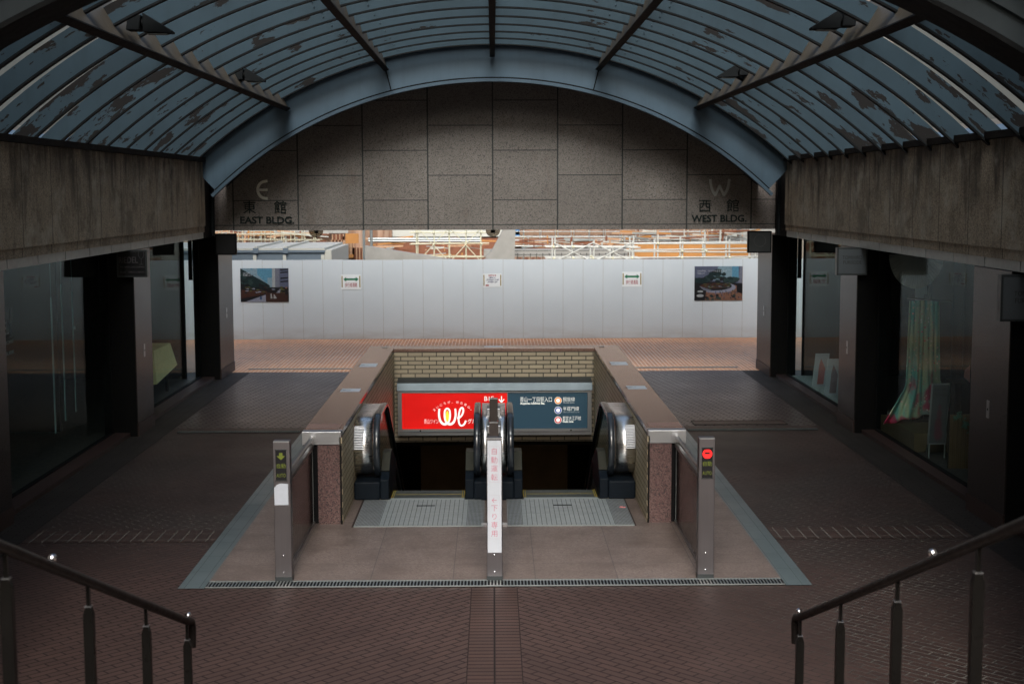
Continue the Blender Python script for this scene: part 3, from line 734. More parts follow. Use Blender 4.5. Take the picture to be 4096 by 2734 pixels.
# stickers on the caps
def cap_sticker(x, y, w_, d_, z, label, lines):
    t = thing('notice_sticker', label, 'sticker', (x, y, z), 'white notice stickers on the parapet cap')
    part('paper', M().box(x-w_/2, x+w_/2, y-d_/2, y+d_/2, z, z+.002), M_PAPER, t)
    g = M()
    for i, l in enumerate(lines): put_text(g, l, .055, (x-.05+.07*(i-1), y, z+.003), '+z', .0005, rot=R(0), fit=None)
    part('lettering', g, M_SIGNFRAME, t)
cap_sticker(-1.94, 21.95, .26, .42, 1.061, 'white notice sticker on the left parapet cap, farther one', ['注意', '禁止'])
cap_sticker(-1.94, 19.15, .26, .30, 1.061, 'white notice sticker on the left parapet cap, nearer one', ['注意', '禁止'])
cap_sticker(1.96, 22.05, .26, .40, 1.061, 'white notice sticker on the right parapet cap, farther one', ['注意', '禁止'])
cap_sticker(1.96, 19.3, .26, .32, 1.061, 'white notice sticker on the right parapet cap, nearer one', ['注意', '禁止'])
cap_sticker(.0, 24.56, .32, .14, 1.062, 'white notice sticker on the back parapet cap', ['禁止'])
for i, x in enumerate((-1.87, 1.87)):
    solo('cap_socket', M().disc((x, 24.45, 1.062), .05, 'z', .006, 20, r_in=.03).disc((x, 24.45, 1.0615), .03, 'z', .002, 16), M_ALU,
         ['round metal floor socket on the back left parapet corner', 'round metal floor socket on the back right parapet corner'][i], 'fitting')

# ------------------------------------------------------------------ lightbox sign on the back wall
def lit(name, col, st, glow):
    n = N(name); p = n.pos(); n.b.inputs['Base Color'].default_value = (*[c*.8 for c in col], 1)
    f = n.noise(n.scale(p, (1.4, 1, 3.2)), 1.0, 2, .5)
    n.l.new(n.ramp(f, [(.3, tuple(c*glow for c in col)), (.65, col)]), n.b.inputs['Emission Color'])
    n.b.inputs['Emission Strength'].default_value = st; n.b.inputs['Roughness'].default_value = .25; return n.m
M_RED = lit("red_backlit_panel", (.75, .010, .008), .17, .35)
M_NAVY = lit("slate_backlit_panel", (.035, .075, .11), .05, .7)
M_LITW = emis("backlit_white", (.85, .85, .80), .2)
M_LITW2 = emis("backlit_dim_white", (.45, .5, .5), .12)
M_LITY = emis("backlit_yellow", (.85, .50, .03), .35)
M_LITO = emis("backlit_orange", (.70, .22, .02), .12)
M_LITB = emis("backlit_blue", (.012, .06, .32), .12)
M_LITR = emis("backlit_crimson", (.50, .012, .03), .12)
sb = thing('station_sign', 'wide steel framed sign, half red and half slate blue, on the brick back wall', 'sign', (0, 24.1, -.4))
part('case', M().box(-1.635, 1.675, 24.03, 24.295, -.405, .36), M_ALU, sb, .003)
M_HOOD = brushed("streaked_steel_hood", (.085, .10, .11), .45)
g = M(); g.prism([(24.29, .56), (24.0, .50), (23.96, .375), (24.29, .375)], 'x', -1.64, 1.68); part('hood', g, M_HOOD, sb)
g = M().box(-1.60, 1.64, 23.985, 24.028, -.335, -.29).box(-1.60, 1.64, 23.985, 24.028, .333, .358).box(-1.60, -1.565, 23.985, 24.028, -.29, .333).box(1.605, 1.64, 23.985, 24.028, -.29, .333)
fr = part('frame', g, M_ALU, sb)
part('dark_gap', M().box(-1.605, 1.645, 24.02, 24.029, -.345, -.336).box(-1.605, 1.645, 24.02, 24.029, .359, .366), M_BLACKMATT, fr)
part('latch', M().disc((-1.25, 23.984, -.315), .014, 'y', -.004, 14).disc((1.32, 23.984, -.315), .014, 'y', -.004, 14), M_BLACKMATT, fr)
for x in (-1.43, 0.02, 1.46): part('hinge', M().box(x-.04, x+.04, 23.98, 23.984, .352, .362), M_STEELDULL, fr)
PYs = 24.005
rp = part('red_panel', M().box(-1.563, .232, PYs, PYs+.012, -.288, .331), M_RED, sb)
bp = part('blue_panel', M().box(.246, 1.603, PYs, PYs+.012, -.288, .331), M_NAVY, sb)
part('divider', M().box(.233, .245, PYs-.012, PYs+.01, -.288, .331), M_ALU, sb)
ty = PYs-.001
g2 = M()
put_text(g2, 'B1F', .11, (-.165, ty, .226), ext=.0008, align='LEFT', bold=.0)
for q in stroke([(.135, .272), (.135, .168)], .016)+stroke([(.09, .218), (.135, .168)], .018)+stroke([(.18, .218), (.135, .168)], .018): g2.prism(q, 'y', ty-.0016, ty-.0004)
put_text(g2, '青山ツイン', .092, (-1.062, ty, -.165), ext=.0008, fit=.245, bold=-.0012); put_text(g2, 'グルメ', .092, (-.335, ty, -.165), ext=.0008, fit=.21)
arc = 'まいにちが、旬の青山。'
for i, ch in enumerate(arc):
    a = R(136-92*i/(len(arc)-1))
    put_text(g2, ch, .05, (-.69+.445*math.cos(a), ty, -.272+.445*math.sin(a)), ext=.0008, rot=(a-math.pi/2)*.9, bold=-.0006)
part('lettering', g2, M_LITW, rp)
g3 = M()
cx, cz = -.80, -.10
def U(cx0, w_, zt, zb, wd):   # open rounded bowl
    return [(cx0-w_, zt)] + bez((cx0-w_, zt), (cx0-w_-.01, zb-.02), (cx0+w_+.01, zb-.02), (cx0+w_, zt), 22)
L1 = bez((-.925, .035), (-.96, -.30), (-.79, -.30), (-.775, -.06), 22)+bez((-.775, -.06), (-.775, .03), (-.80, .06), (-.83, .0), 6)[1:]
for q in stroke(bez((-.925, .035), (-.975, -.31), (-.72, -.31), (-.745, -.03), 24), [.03+.012*math.sin(math.pi*i/24) for i in range(25)]): g3.prism(q, 'y', ty-.0012, ty-.0004)
for q in stroke(bez((-.835, -.03), (-.86, -.31), (-.605, -.31), (-.655, .035), 24), [.03+.012*math.sin(math.pi*i/24) for i in range(25)]): g3.prism(q, 'y', ty-.0022, ty-.0013)
for q in stroke(bez((-.745, -.03), (-.75, .06), (-.83, .06), (-.835, -.03), 12), .03): g3.prism(q, 'y', ty-.0032, ty-.0023)
e = bez((-.62, -.13), (-.52, -.12), (-.49, .05), (-.54, .05), 16)+bez((-.54, .05), (-.60, .05), (-.63, -.26), (-.55, -.258), 16)[1:]+bez((-.55, -.258), (-.51, -.258), (-.49, -.22), (-.475, -.17), 8)[1:]
for q in stroke(e, [.03]*len(e)): g3.prism(q, 'y', ty-.0042, ty-.0033)
g3.v = [(v[0], v[1], v[2]+.026) for v in g3.v]
lg = part('logo', g3, M_LITW, rp)
lens = [(-.79+.028*math.sin(2*math.pi*i/24), -.069+.095*math.cos(2*math.pi*i/24)) for i in range(24)]
part('logo_lens', M().prism(lens, 'y', ty-.0052, ty-.0043), M_LITY, rp)
g4 = M()
put_text(g4, '青山一丁目駅入口', .098, (.455, ty, .205), ext=.0008, align='LEFT', fit=.54); 
_o = M()
def leftfit(mm, txt, sz, x, z, wfit, mi=0, bold=-.0010):
    put_text(mm, txt, sz, (x+wfit/2, ty, z), ext=.0008, fit=wfit, mi=mi, bold=bold)
g4 = M()
leftfit(g4, '青山一丁目駅入口', .098, .455, .205, .54); leftfit(g4, 'Aoyama-1chōme Sta.', .048, .455, .145, .42, bold=.0012)
leftfit(g4, '銀座線', .08, 1.185, .208, .20); leftfit(g4, 'Ginza Line', .04, 1.185, .158, .19)
leftfit(g4, '半蔵門線', .08, 1.185, .045, .27)
leftfit(g4, '都営大江戸線', .08, 1.18, -.12, .31); leftfit(g4, 'Ōedo Line', .04, 1.18, -.172, .18, bold=.001)
for zz in (.192, .025, -.143): g4.disc((1.10, ty, zz), .033, 'y', -.004, 24); g4.disc((1.10, ty, zz), .062, 'y', -.001, 28)
part('lettering', g4, M_LITW, bp)
g5 = M(); leftfit(g5, 'Hanzōmon Line', .04, 1.185, -.005, .28); part('faded_lettering', g5, M_LITW2, bp)
for zz, mt in ((.192, M_LITO), (.025, M_LITB), (-.143, M_LITR)):
    part('line_symbol', M().disc((1.10, ty-.001, zz), .056, 'y', -.002, 28, r_in=.034), mt, bp)

# ------------------------------------------------------------------ escalators
def stadium(r, yc, zc, y_end, n=20):
    """outline from far top, round the newel nose, back along the bottom"""
    return [(yc-r*math.sin(math.pi*i/n), zc+r*math.cos(math.pi*i/n)) for i in range(n+1)]
NY, NZ, NR = 17.42, .62, .40
SL = math.tan(R(30))
def hand_path():
    pts = [(24.2, 1.02-SL*(24.2-18.5)), (18.9, 1.02-SL*.4)] + bez((18.7, 1.02-SL*.2), (18.5, 1.0), (18.35, 1.02), (18.1, 1.02), 6) + stadium(NR, NY, NZ, 0, 24) + [(17.75, .22)]
    return pts
def rail_profile(mm, path, x0, x1, t):
    """band of width x0..x1 with thickness t following the (y,z) path, thickness inward"""
    n = len(path); inn = []
    for i in range(n):
        a = path[max(i-1, 0)]; b = path[min(i+1, n-1)]
        dy, dz = b[0]-a[0], b[1]-a[1]; l = math.hypot(dy, dz); ny, nz = -dz/l, dy/l     # left normal
        inn.append((path[i][0]+ny*t, path[i][1]+nz*t))
    k = 0; bev = .012 if t > .03 else .0
    vs = []
    for i in range(n):
        p, q = path[i], inn[i]
        mid = (p[0]*.7+q[0]*.3, p[1]*.7+q[1]*.3)
        ring = [(x0+(x1-x0)*.18, *p), (x0+(x1-x0)*.82, *p), (x1, *mid), (x1, *q), (x0, *q), (x0, *mid)] if bev else [(x0, *p), (x1, *p), (x1, *q), (x0, *q)]
        vs += ring
    k = 6 if bev else 4
    fs = [tuple(range(k)), tuple(range((n-1)*k, n*k))[::-1]]
    for i in range(n-1):
        for j in range(k):
            fs.append((i*k+j, i*k+(j+1) % k, (i+1)*k+(j+1) % k, (i+1)*k+j))
    return mm.add(vs, fs)
def escalator(label, xa, xb, wall_side):
    """xa<xb: outer limits (deck to deck) of this escalator"""
    t = thing('escalator', label, 'escalator', ((xa+xb)/2, 17.1, 0))
    # newel widths on each side
    left_w = .23 if wall_side < 0 else .0; right_w = .23 if wall_side > 0 else .0
    sides = []
    if wall_side < 0: hl = (-1.465, -1.385); hr = (-.245, -.165); sl = (-1.70, -1.48); sr = (-.15, -.055)
    else: hl = (.165, .245); hr = (1.395, 1.475); sl = (.055, .15); sr = (1.49, 1.725)
    for (h0, h1), (s0, s1), inner in ((hl, sl, 1), (hr, sr, -1)):
        hp = part('handrail', rail_profile(M(), hand_path(), h0, h1, .05), M_HAND, t)
        for p in hp.data.polygons: p.use_smooth = len(p.vertices) == 4
        # silver deck band round the newel
        path = [(19.0, .98-SL*.5), (18.5, .975)] + stadium(.355, NY, NZ, 0, 24) + [(17.7, .265)]
        nb = part('newel_band', rail_profile(M(), path, s0, s1, .03), brushed("newel_steel", (.80, .80, .80), .27, bmp=0) if "newel_steel" not in bpy.data.materials else bpy.data.materials["newel_steel"], t)
        for p in nb.data.polygons: p.use_smooth = len(p.vertices) == 4
        wide = abs(s1-s0) > .15
        if wide:   # fluted outer half
            g = M(); o0, o1 = (s0, s0+.12) if wall_side < 0 else (s1-.12, s1)
            for i in range(15):
                a = math.pi*(.24+.27*i/15); rr = .366
                yy, zz = NY-rr*math.sin(a), NZ+rr*math.cos(a)
                g.tube([(o0, yy, zz), (o1, yy, zz)], .009, 8)
            part('fluting', g, M_ALU, nb)
        # glass balustrade
        gx = (h0+h1)/2
        gp = [(24.2, .98-SL*(24.2-18.5)), (18.5, .98)] + stadium(.35, NY, NZ, 0, 16) + [(18.6, .27), (24.2, .27-SL*(24.2-18.6))]
        part('balustrade_glass', M().prism(gp, 'x', gx-.006, gx+.006), M_BALGLASS, t)
        # skirt and base
        b0, b1 = (min(s0, h0), h1) if inner > 0 else (h0, max(s1, h1))
        part('newel_base', M().box(b0, b1, 17.03, 17.9, .006, .225).box(b0 if inner < 0 else b1-.004, b1 if inner > 0 else b0+.004, 17.4, 17.9, .225, .3) if False else M().box(b0, b1, 17.03, 17.9, .006, .23), M_NEWELBOX, t, .02)
        # inlet housing standing on the inner side
        i0, i1 = (h1, h1+.105) if inner > 0 else (h0-.105, h0)
        part('inlet_housing', M().prism([(17.06, .006), (18.3, .006), (18.3, .30), (17.75, .50), (17.5, .50), (17.2, .30), (17.06, .25)], 'x', i0, i1), M_NEWELBOX, t, .012)
        part('inlet_cap', M().prism([(17.22, .335), (17.50, .512), (17.75, .512), (17.76, .502), (17.5, .502), (17.23, .325)], 'x', i0+.004, i1-.004), M_OLIVE, t)
        # skirt panel running down
        kx = i1 if inner > 0 else i0
        part('skirt', M().prism([(17.1, -.3), (17.1, .0), (18.3, .0), (24.3, .0-SL*6.0), (24.3, -.5-SL*6)], 'x', kx-.01*inner, kx), M_BLACK, t)
        part('inner_decking', M().prism([(18.3, .30), (18.31, .22), (24.3, .22-SL*6), (24.3, .30-SL*6)], 'x', i0, i1), M_BLACK, t)
    xs0, xs1 = hl[1]+.12, hr[0]-.12
    fx0, fx1 = (-1.575, -.115) if wall_side < 0 else (.155, 1.58)
    # floor plates: smooth grooved centre with finely ribbed wings
    fp = part('floor_plate', M().add([(fx0, 15.66, .0), (fx1, 15.66, .0), (fx1, 17.05, .0), (fx0, 17.05, .0), (fx0, 15.66, .006), (fx1, 15.66, .006), (fx1, 17.05, .006), (fx0, 17.05, .006)],
              [(0,3,2,1),(4,5,6,7),(0,1,5,4),(1,2,6,5),(2,3,7,6),(3,0,4,7)]), M_STEP, t)
    g = M(); x = fx0+.01; lo, hi = xs0-.05, xs1+.05
    while x < fx1-.01:
        if lo < x < hi: g.box(x, x+.0065, 15.70, 17.04, .0062, .0078); x += .055
        else: g.box(x, x+.006, 15.67, 17.02, .0062, .0105); x += .0155
    # dark inlaid grooves
    part('groove', g, plain("groove_dark", (.05, .045, .05), .5) if "groove_dark" not in bpy.data.materials else bpy.data.materials["groove_dark"], fp)
    part('seam', M().box(fx0, fx1, 16.28, 16.287, .0079, .0095).box(fx0, fx1, 15.66, 15.672, .0062, .012), M_STEELDULL, fp)
    xm = (xs0+xs1)/2
    part('maker_plate', M().box(xm-.11, xm+.11, 16.68, 16.72, .008, .0098), M_DARKSTEEL, fp)
    # comb + first steps
    cb = part('comb', M().box(xs0, xs1, 17.05, 17.12, .0, .008), M_STEP, t)
    g = M(); x = xs0
    while x < xs1: g.box(x, x+.006, 17.12, 17.16, -.006, .006); x += .0125
    part('comb_teeth', g, M_STEP, cb)
    s = M(); gy = M()
    yy = 17.12; z = -.012
    heights = [(.0, .28), (-.004, .27), (-.10, .36)] + [(-.10-.20*(i+1), .36) for i in range(12)]
    for i, (hz, dep) in enumerate(heights):
        s.box(xs0, xs1, yy, yy+dep-.005, z+hz-.22, z+hz)
        x = xs0+.045
        while x < xs1-.045 and i < 3:
            s.box(x, x+.007, yy+.003, yy+dep-.006, z+hz, z+hz+.009); x += .0175
        if i < 3:
            gy.box(xs0+.002, xs0+.008, yy, yy+dep-.005, z+hz+.0005, z+hz+.011).box(xs0+.024, xs0+.030, yy, yy+dep-.005, z+hz+.0005, z+hz+.011)
            gy.box(xs1-.008, xs1-.002, yy, yy+dep-.005, z+hz+.0005, z+hz+.011).box(xs1-.030, xs1-.024, yy, yy+dep-.005, z+hz+.0005, z+hz+.011)
            gy.box(xs0+.04, xs1-.04, yy+dep-.26, yy+dep-.254, z+hz+.0095, z+hz+.0115)
        yy += dep
    st = part('step', s, M_STEPDARK, t); part('step_marking', gy, M_YELLOW, st)
    return t
escalator('left escalator going down beside the left brick wall, running', -1.7, -.055, -1)
escalator('right escalator with its floor plate below the blue half of the sign', .055, 1.725, 1)
solo('centre_deck', M().box(-.15, .15, 17.0, 17.95, .006, .22).prism([(17.35, .22), (18.0, .22), (18.0, .95), (17.5, .95)], 'x', -.05, .05), M_NEWELBOX, 'dark centre housing between the two escalators', 'escalator housing')
t = thing('newel_fitting', 'small silver fitting on top of the centre newels', 'fitting', (0, 17.3, .9))
part('block', M().box(-.085, .085, 17.45, 17.75, .96, 1.06), M_ALU, t, .006); part('lower_block', M().box(-.08, .08, 17.12, 17.3, .78, .9), M_ALU, t, .006)

# ------------------------------------------------------------------ posts
def led_text(g, txt, size, x, y, z, fit): put_text(g, txt, size, (x, y, z), ext=.0004, fit=fit)
M_LEDY = emis("dim_yellow_led", (.08, .10, .006), .12)
M_LEDR = emis("red_led", (1.0, .010, .010), .5)
def post(x0, x1, y, h, dep, label, top=True):
    t = thing('guide_post', label, 'post', ((x0+x1)/2, y, 0))
    part('body', M().box(x0, x1, y, y+dep, .0, h), M_STEEL_Z, t, .004)
    part('top_edge', M().box(x0+.004, x1-.004, y-.003, y+.004, h-.012, h+.002), M_ALU, t)
    part('foot', M().box(x0-.002, x1+.002, y-.004, y+dep+.004, .004, .055), M_SIGNFRAME, t)
    for zz in (.10, .265):
        part('screw', M().ball(((x0+x1)/2, y-.001, zz-.0), .010, 0, 10), M_CHROME, t)
    return t
pl = post(-2.105, -1.945, 13.40, 1.375, .11, 'brushed steel post with dim yellow arrow display and a torn white paper, left')
pr_ = post(1.965, 2.12, 13.41, 1.385, .11, 'brushed steel post with a lit red no entry display, right')
for t, cxp, kind in ((pl, -2.03, 0), (pr_, 2.045, 1)):
    d = part('display', M().box(cxp-.052, cxp+.052, 13.392, 13.398, 1.00, 1.29) if kind == 0 else M().box(cxp-.052, cxp+.052, 13.402, 13.408, 1.0, 1.29), M_SIGNBLACK, t)
    yy = 13.391 if kind == 0 else 13.401
    part('display_bezel', M().box(cxp-.058, cxp+.058, yy-.002, yy+.008, .992, .999).box(cxp-.058, cxp+.058, yy-.002, yy+.008, 1.291, 1.298), M_SIGNFRAME, t)
    g = M(); led_text(g, '自動', .05, cxp, yy, 1.135, .085); led_text(g, 'AUTO', .05, cxp, yy, 1.045, .088)
    for k in range(2): pass
    if kind == 0:
        g.prism([(cxp-.016, 1.265), (cxp+.016, 1.265), (cxp+.016, 1.235), (cxp+.04, 1.235), (cxp, 1.195), (cxp-.04, 1.235), (cxp-.016, 1.235)], 'y', yy-.001, yy)
    part('led_lettering', g, M_LEDY, d)
    if kind == 1:
        g = M(); n = 30
        for i in range(n):   # dot rows of the round no-entry mark, bar left dark
            zz = -.042+.084*i/(n-1); hw = math.sqrt(max(0, .0455**2-zz*zz))
            if i % 5 == 4: continue
            if -.006 < zz-.004 < .012:
                g.box(cxp-hw, cxp-.024, yy-.001, yy, 1.232+zz, 1.232+zz+.0027); g.box(cxp+.024, cxp+hw, yy-.001, yy, 1.232+zz, 1.232+zz+.0027)
            else: g.box(cxp-hw, cxp+hw, yy-.001, yy, 1.232+zz, 1.232+zz+.0027)
        part('no_entry_symbol', g, M_LEDR, d)
tp = [(-2.098, .76), (-1.966, .76), (-1.966, .965), (-2.045, .968), (-2.075, .955), (-2.100, .925)]
solo('torn_paper', M().prism(tp, 'y', 13.392, 13.396), M_PAPER, 'torn white paper taped to the left steel post', 'paper')
pc = post(-.07, .08, 13.385, 1.40, .10, 'steel centre post with white plate reading 自動運転 in pink')
part('plate', M().box(-.062, .072, 13.378, 13.383, .286, 1.376), M_WHITE, pc, .002)
g = M(); yy = 13.377
for i, ch in enumerate('自動運転'): put_text(g, ch, .07, (.004, yy, 1.268-.0837*i), ext=.0004, bold=-.0005)
put_text(g, '←', .07, (.004, yy, .797), ext=.0004, bold=-.0005)
for i, ch in enumerate('下り専用'): put_text(g, ch, .07, (.004, yy, .718-.0827*i), ext=.0004, bold=-.0005)
part('lettering', g, M_PINK, pc)
g = M()
for z0, z1 in ((.974, 1.319), (.422, .845)):
    for q in ([(-.048, z0), (.056, z0), (.056, z0+.0015), (-.048, z0+.0015)], [(-.048, z1), (.056, z1), (.056, z1+.0015), (-.048, z1+.0015)],
              [(-.048, z0+.0016), (-.0465, z0+.0016), (-.0465, z1-.0001), (-.048, z1-.0001)], [(.0545, z0+.0016), (.056, z0+.0016), (.056, z1-.0001), (.0545, z1-.0001)]):
        g.prism(q, 'y', yy-.0005, yy)
part('print_frame', g, M_PINKL, pc)
for yy, lb in ((14.45, 'slim dark post right behind the white plated centre post'), (16.15, 'slim dark post farthest back in the centre line before the newels')):
    tt = thing('slim_post', lb, 'post', (.0, yy, 0), 'slim centre posts')
    part('body', M().box(-.048, .048, yy, yy+.06, .004, 1.378), M_SIGNFRAME if False else plain("dark_brown_metal", (.05, .042, .04), .45, .6) if "dark_brown_metal" not in bpy.data.materials else bpy.data.materials["dark_brown_metal"], tt, .003)
    part('top_edge', M().box(-.046, .046, yy-.003, yy+.004, 1.37, 1.38), M_ALU, tt)

# side barriers between posts and parapet
for sg, xx, lb in ((-1, 2.04, 'tubular handrail with dark smoked panel between left post and parapet'), (1, 2.06, 'tubular handrail with dark smoked panel between right post and parapet')):
    t = thing('side_barrier', lb, 'barrier', (sg*xx, 14.7, 0), 'side barriers at the escalator landing')
    part('tube', M().tube([(sg*xx, 13.52, .99), (sg*xx, 15.79, .99)], .024, 16), M_STEEL_TUBE, t)
    part('flange', M().disc((sg*xx, 15.79, .99), .062, 'y', -.018, 28).disc((sg*xx, 15.772, .99), .045, 'y', -.012, 28).disc((sg*xx, 15.76, .99), .032, 'y', -.03, 20), M_ALU, t)
    part('panel', M().box(sg*(xx-.006), sg*(xx+.006), 13.54, 15.74, .04, .875), plain("bronze_panel", (.025, .013, .011), .18, .3, .1) if "bronze_panel" not in bpy.data.materials else bpy.data.materials["bronze_panel"], t)
    part('panel_rail', M().box(sg*(xx-.02), sg*(xx+.02), 13.52, 15.78, .876, .915).box(sg*(xx-.02), sg*(xx+.02), 13.52, 15.78, .006, .038), M_STEEL_TUBE, t)
    part('end_stile', M().box(sg*(xx-.008), sg*(xx+.008), 15.745, 15.765, .04, .9), M_STEELDULL, t)

# ------------------------------------------------------------------ stair railings (foreground)
def railing(sg, label):
    x = sg*2.055
    t = thing('stair_railing', label, 'railing', (x, 8, 0), 'stair railings in the foreground')
    zr = lambda y: .86+.40*(9.35-y)
    P = [(x, 9.42, .66), (x, 9.44, .80), (x, 9.41, .845), (x, 9.35, .868)]+[(x, y, zr(y)) for y in (9.25, 8, 6.5, 5, 3.5)]
    part('handrail', M().tube(P, .027, 14), M_RAIL, t)
    for y in (9.28, 8.2, 7.05, 5.88, 4.7):
        zt = zr(y)-.03; zb = max(0, round((9.2-y)/.38+.49)*.15) if y < 9.2 else 0
        g = M().prism([(x-.026, 0), (x+.026, 0), (x+.026, zt-.14), (x+.013, zt-.10), (x-.013, zt-.10), (x-.026, zt-.14)], 'y', y-.02, y+.02)
        p_ = part('baluster', g, M_RAILPOST, t, .003)
        part('neck', M().box(x-.009, x+.009, y-.009, y+.009, zt-.10, zt+.008), M_RAILPOST, p_)
        part('collar', M().box(x-.017, x+.017, y-.017, y+.017, zt-.102, zt-.096), M_ALU, p_)
    for y in (9.33, 6.5):
        part('stud', M().ball((x, y, zr(y)+.043), .021, 0, 16).disc((x, y, zr(y)+.02), .009, 'z', .02, 10), M_CHROME, t)
railing(-1, 'brown metal stair railing with flat posts, left foreground')
railing(1, 'brown metal stair railing with flat posts, right foreground')

# ------------------------------------------------------------------ hoarding
def hoard_mat():
    n = N("grey_white_hoarding_panel"); p = n.pos(); x, y, z = n.sep(p)
    f = n.noise(p, .8, 5, .6); c = n.mix(n.ramp(f, [(.3, 0), (.7, 1)]), (.50, .58, .64), (.54, .62, .68))
    lo = n.noise(n.comb(n.math('MULTIPLY', x, .7), n.math('MULTIPLY', z, 3.0)), 1.0, 6, .7)
    d = n.math('MULTIPLY', n.ramp(z, [(.0, 1), (.35, 0)]), n.ramp(lo, [(.4, .1), (.7, .8)]))
    c = n.mix(d, c, (.33, .32, .31))
    return n.fin(c, .42)
M_HOARD = hoard_mat(); M_HEDGE = plain("hoarding_seam", (.26, .25, .22), .6)
hd = thing('hoarding', 'long white construction hoarding of tall flat panels behind the walk', 'hoarding', (0, 36.15, 0))
W = .509; x0 = -.255-W*33
for i in range(66):
    xx = x0+W*i; jz = random.uniform(-.006, .006)
    part('panel', M().box(xx+.003, xx+W-.003, 36.14+random.uniform(0, .003), 36.17, .01, 2.025+jz), M_HOARD, hd)
g = M()
for i in range(67): g.box(x0+W*i-.003, x0+W*i+.003, 36.1435, 36.165, .01, 2.01)
part('seam_strip', g, M_HEDGE, hd)
g = M()
for i in range(0, 67, 4): g.box(x0+W*i-.03, x0+W*i+.03, 36.175, 36.23, 0, 2.0)
part('back_post', g, M_STEELDULL, hd)

def notice(x0, x1, z0, z1, label, cat='notice', grp=None):
    return thing('safety_notice', label, cat, ((x0+x1)/2, 36.13, z0), grp)
M_SHEET = plain("laminated_sheet", (.70, .76, .80), .4, 0, .04)
M_GREEN = plain("green_print", (.01, .16, .085), .5); M_DRED = plain("dark_red_print", (.28, .015, .03), .5); M_NAVYINK = plain("navy_print", (.03, .05, .14), .5)
def hazard(g, x, z0, z1, y):
    n = 9; h = (z1-z0)/n
    for i in range(n): g.prism([(x-.012, z0+h*i), (x+.012, z0+h*i+.012), (x+.012, z0+h*i+h*.5+.012), (x-.012, z0+h*i+h*.5)], 'y', y-.0012, y)
for xc, zc, lb in ((-3.61, 1.468, 'white walkway notice with green double arrow on the hoarding, left of centre'), (3.535, 1.515, 'white walkway notice with green double arrow on the hoarding, right of centre')):
    t = notice(xc-.23, xc+.23, zc-.165, zc+.165, lb, grp='double arrow notices')
    part('sheet', M().box(xc-.25, xc+.25, 36.131, 36.135, zc-.19, zc+.185), M_SHEET, t)
    g = M().box(xc-.238, xc-.212, 36.129, 36.1305, zc-.14, zc+.15).box(xc+.212, xc+.238, 36.129, 36.1305, zc-.14, zc+.15); part('yellow_tape', g, M_YELLOW, t)
    for dx in (-.225, .225): g = M(); hazard(g, xc+dx, zc-.14, zc+.15, 36.1285); part('hazard_stripe', g, M_INK, t)
    g = M().prism([(xc-.195, zc+.065), (xc-.12, zc+.125), (xc-.12, zc+.09), (xc+.12, zc+.09), (xc+.12, zc+.125), (xc+.195, zc+.065), (xc+.12, zc+.005), (xc+.12, zc+.04), (xc-.12, zc+.04), (xc-.12, zc+.005)], 'y', 36.1285, 36.1305)
    part('arrow', g, M_GREEN, t)
    g = M(); put_text(g, '歩行者通路', .12, (xc, 36.1295, zc-.085), ext=.0006, fit=.31, bold=.001); part('lettering', g, M_DRED, t)
xc, zc = -.02, 1.495
t = notice(xc-.2, xc+.2, zc-.16, zc+.16, 'white text notice apologising for works, centre of the hoarding')
part('sheet', M().box(xc-.235, xc+.235, 36.131, 36.135, zc-.17, zc+.17), M_SHEET, t)
g = M().box(xc-.225, xc-.2, 36.129, 36.1305, zc-.14, zc+.14).box(xc+.2, xc+.225, 36.129, 36.1305, zc-.14, zc+.14); part('yellow_tape', g, M_YELLOW, t)
for dx in (-.2125, .2125):
    g = M(); hazard(g, xc+dx, zc-.14, zc+.14, 36.1285); part('hazard_stripe', g, M_INK, t)
g = M()
for i, (l, wd) in enumerate((('工事中につき', .18), ('ご迷惑をおかけしています', .33), ('ご協力お願いします', .26))): put_text(g, l, .045, (xc, 36.1295, zc+.065-.055*i), ext=.0006, fit=wd, bold=.002)
part('lettering', g, M_NAVYINK, t)
g = M(); put_text(g, 'お知らせ', .045, (xc, 36.1295, zc+.122), ext=.0006, fit=.2, bold=.002); g.box(xc-.17, xc-.09, 36.1285, 36.1305, zc-.145, zc-.11); part('red_lettering', g, M_DRED, t)

# two rendered-view posters: flat pictures made of printed colour areas
def poster(x0, x1, z0, z1, shapes, mats, label, words):
    t = thing('poster', label, 'poster', ((x0+x1)/2, 36.12, z0))
    part('board', M().box(x0, x1, 36.126, 36.135, z0, z1), mats[0], t)
    g = M(); w_, h_ = x1-x0, z1-z0
    for k, (poly, mi) in enumerate(shapes):
        yy = 36.1255-.00004*k
        g.add([(x0+min(1, max(0, p[0]))*w_, yy, z0+min(1, max(0, p[1]))*h_) for p in poly], [tuple(range(len(poly)))], mi)
    part('printed_picture', g, mats, t)
    g = M()
    for txt, px, pz, wd, sz in words: put_text(g, txt, sz, (x0+px*w_+wd/2, 36.119, z0+pz*h_), ext=.0005, fit=wd)
    part('lettering', g, M_PAPER, t)
def blob(cx, cy, rx, ry, n=11, j=.25):
    return [(cx+rx*math.cos(2*math.pi*i/n)*random.uniform(1-j, 1+j), cy+ry*math.sin(2*math.pi*i/n)*random.uniform(1-j, 1+j)) for i in range(n)]
C = {k: plain("print_"+k, tuple(q*.72 for q in v), .35, 0, .25, 25) for k, v in dict(sky=(.10, .28, .42), haze=(.22, .34, .42), tree=(.012, .028, .032), tree2=(.028, .055, .055), grey=(.17, .19, .25), pale=(.36, .40, .42), dark=(.012, .014, .018), brown=(.06, .028, .022), path=(.26, .29, .38), olive=(.09, .10, .04), tan=(.22, .12, .085), slate=(.10, .12, .19), blue=(.04, .09, .2)).items()}
mats = [C[k] for k in ('sky', 'haze', 'tree', 'tree2', 'grey', 'pale', 'dark', 'brown', 'path', 'olive', 'tan', 'slate', 'blue')]
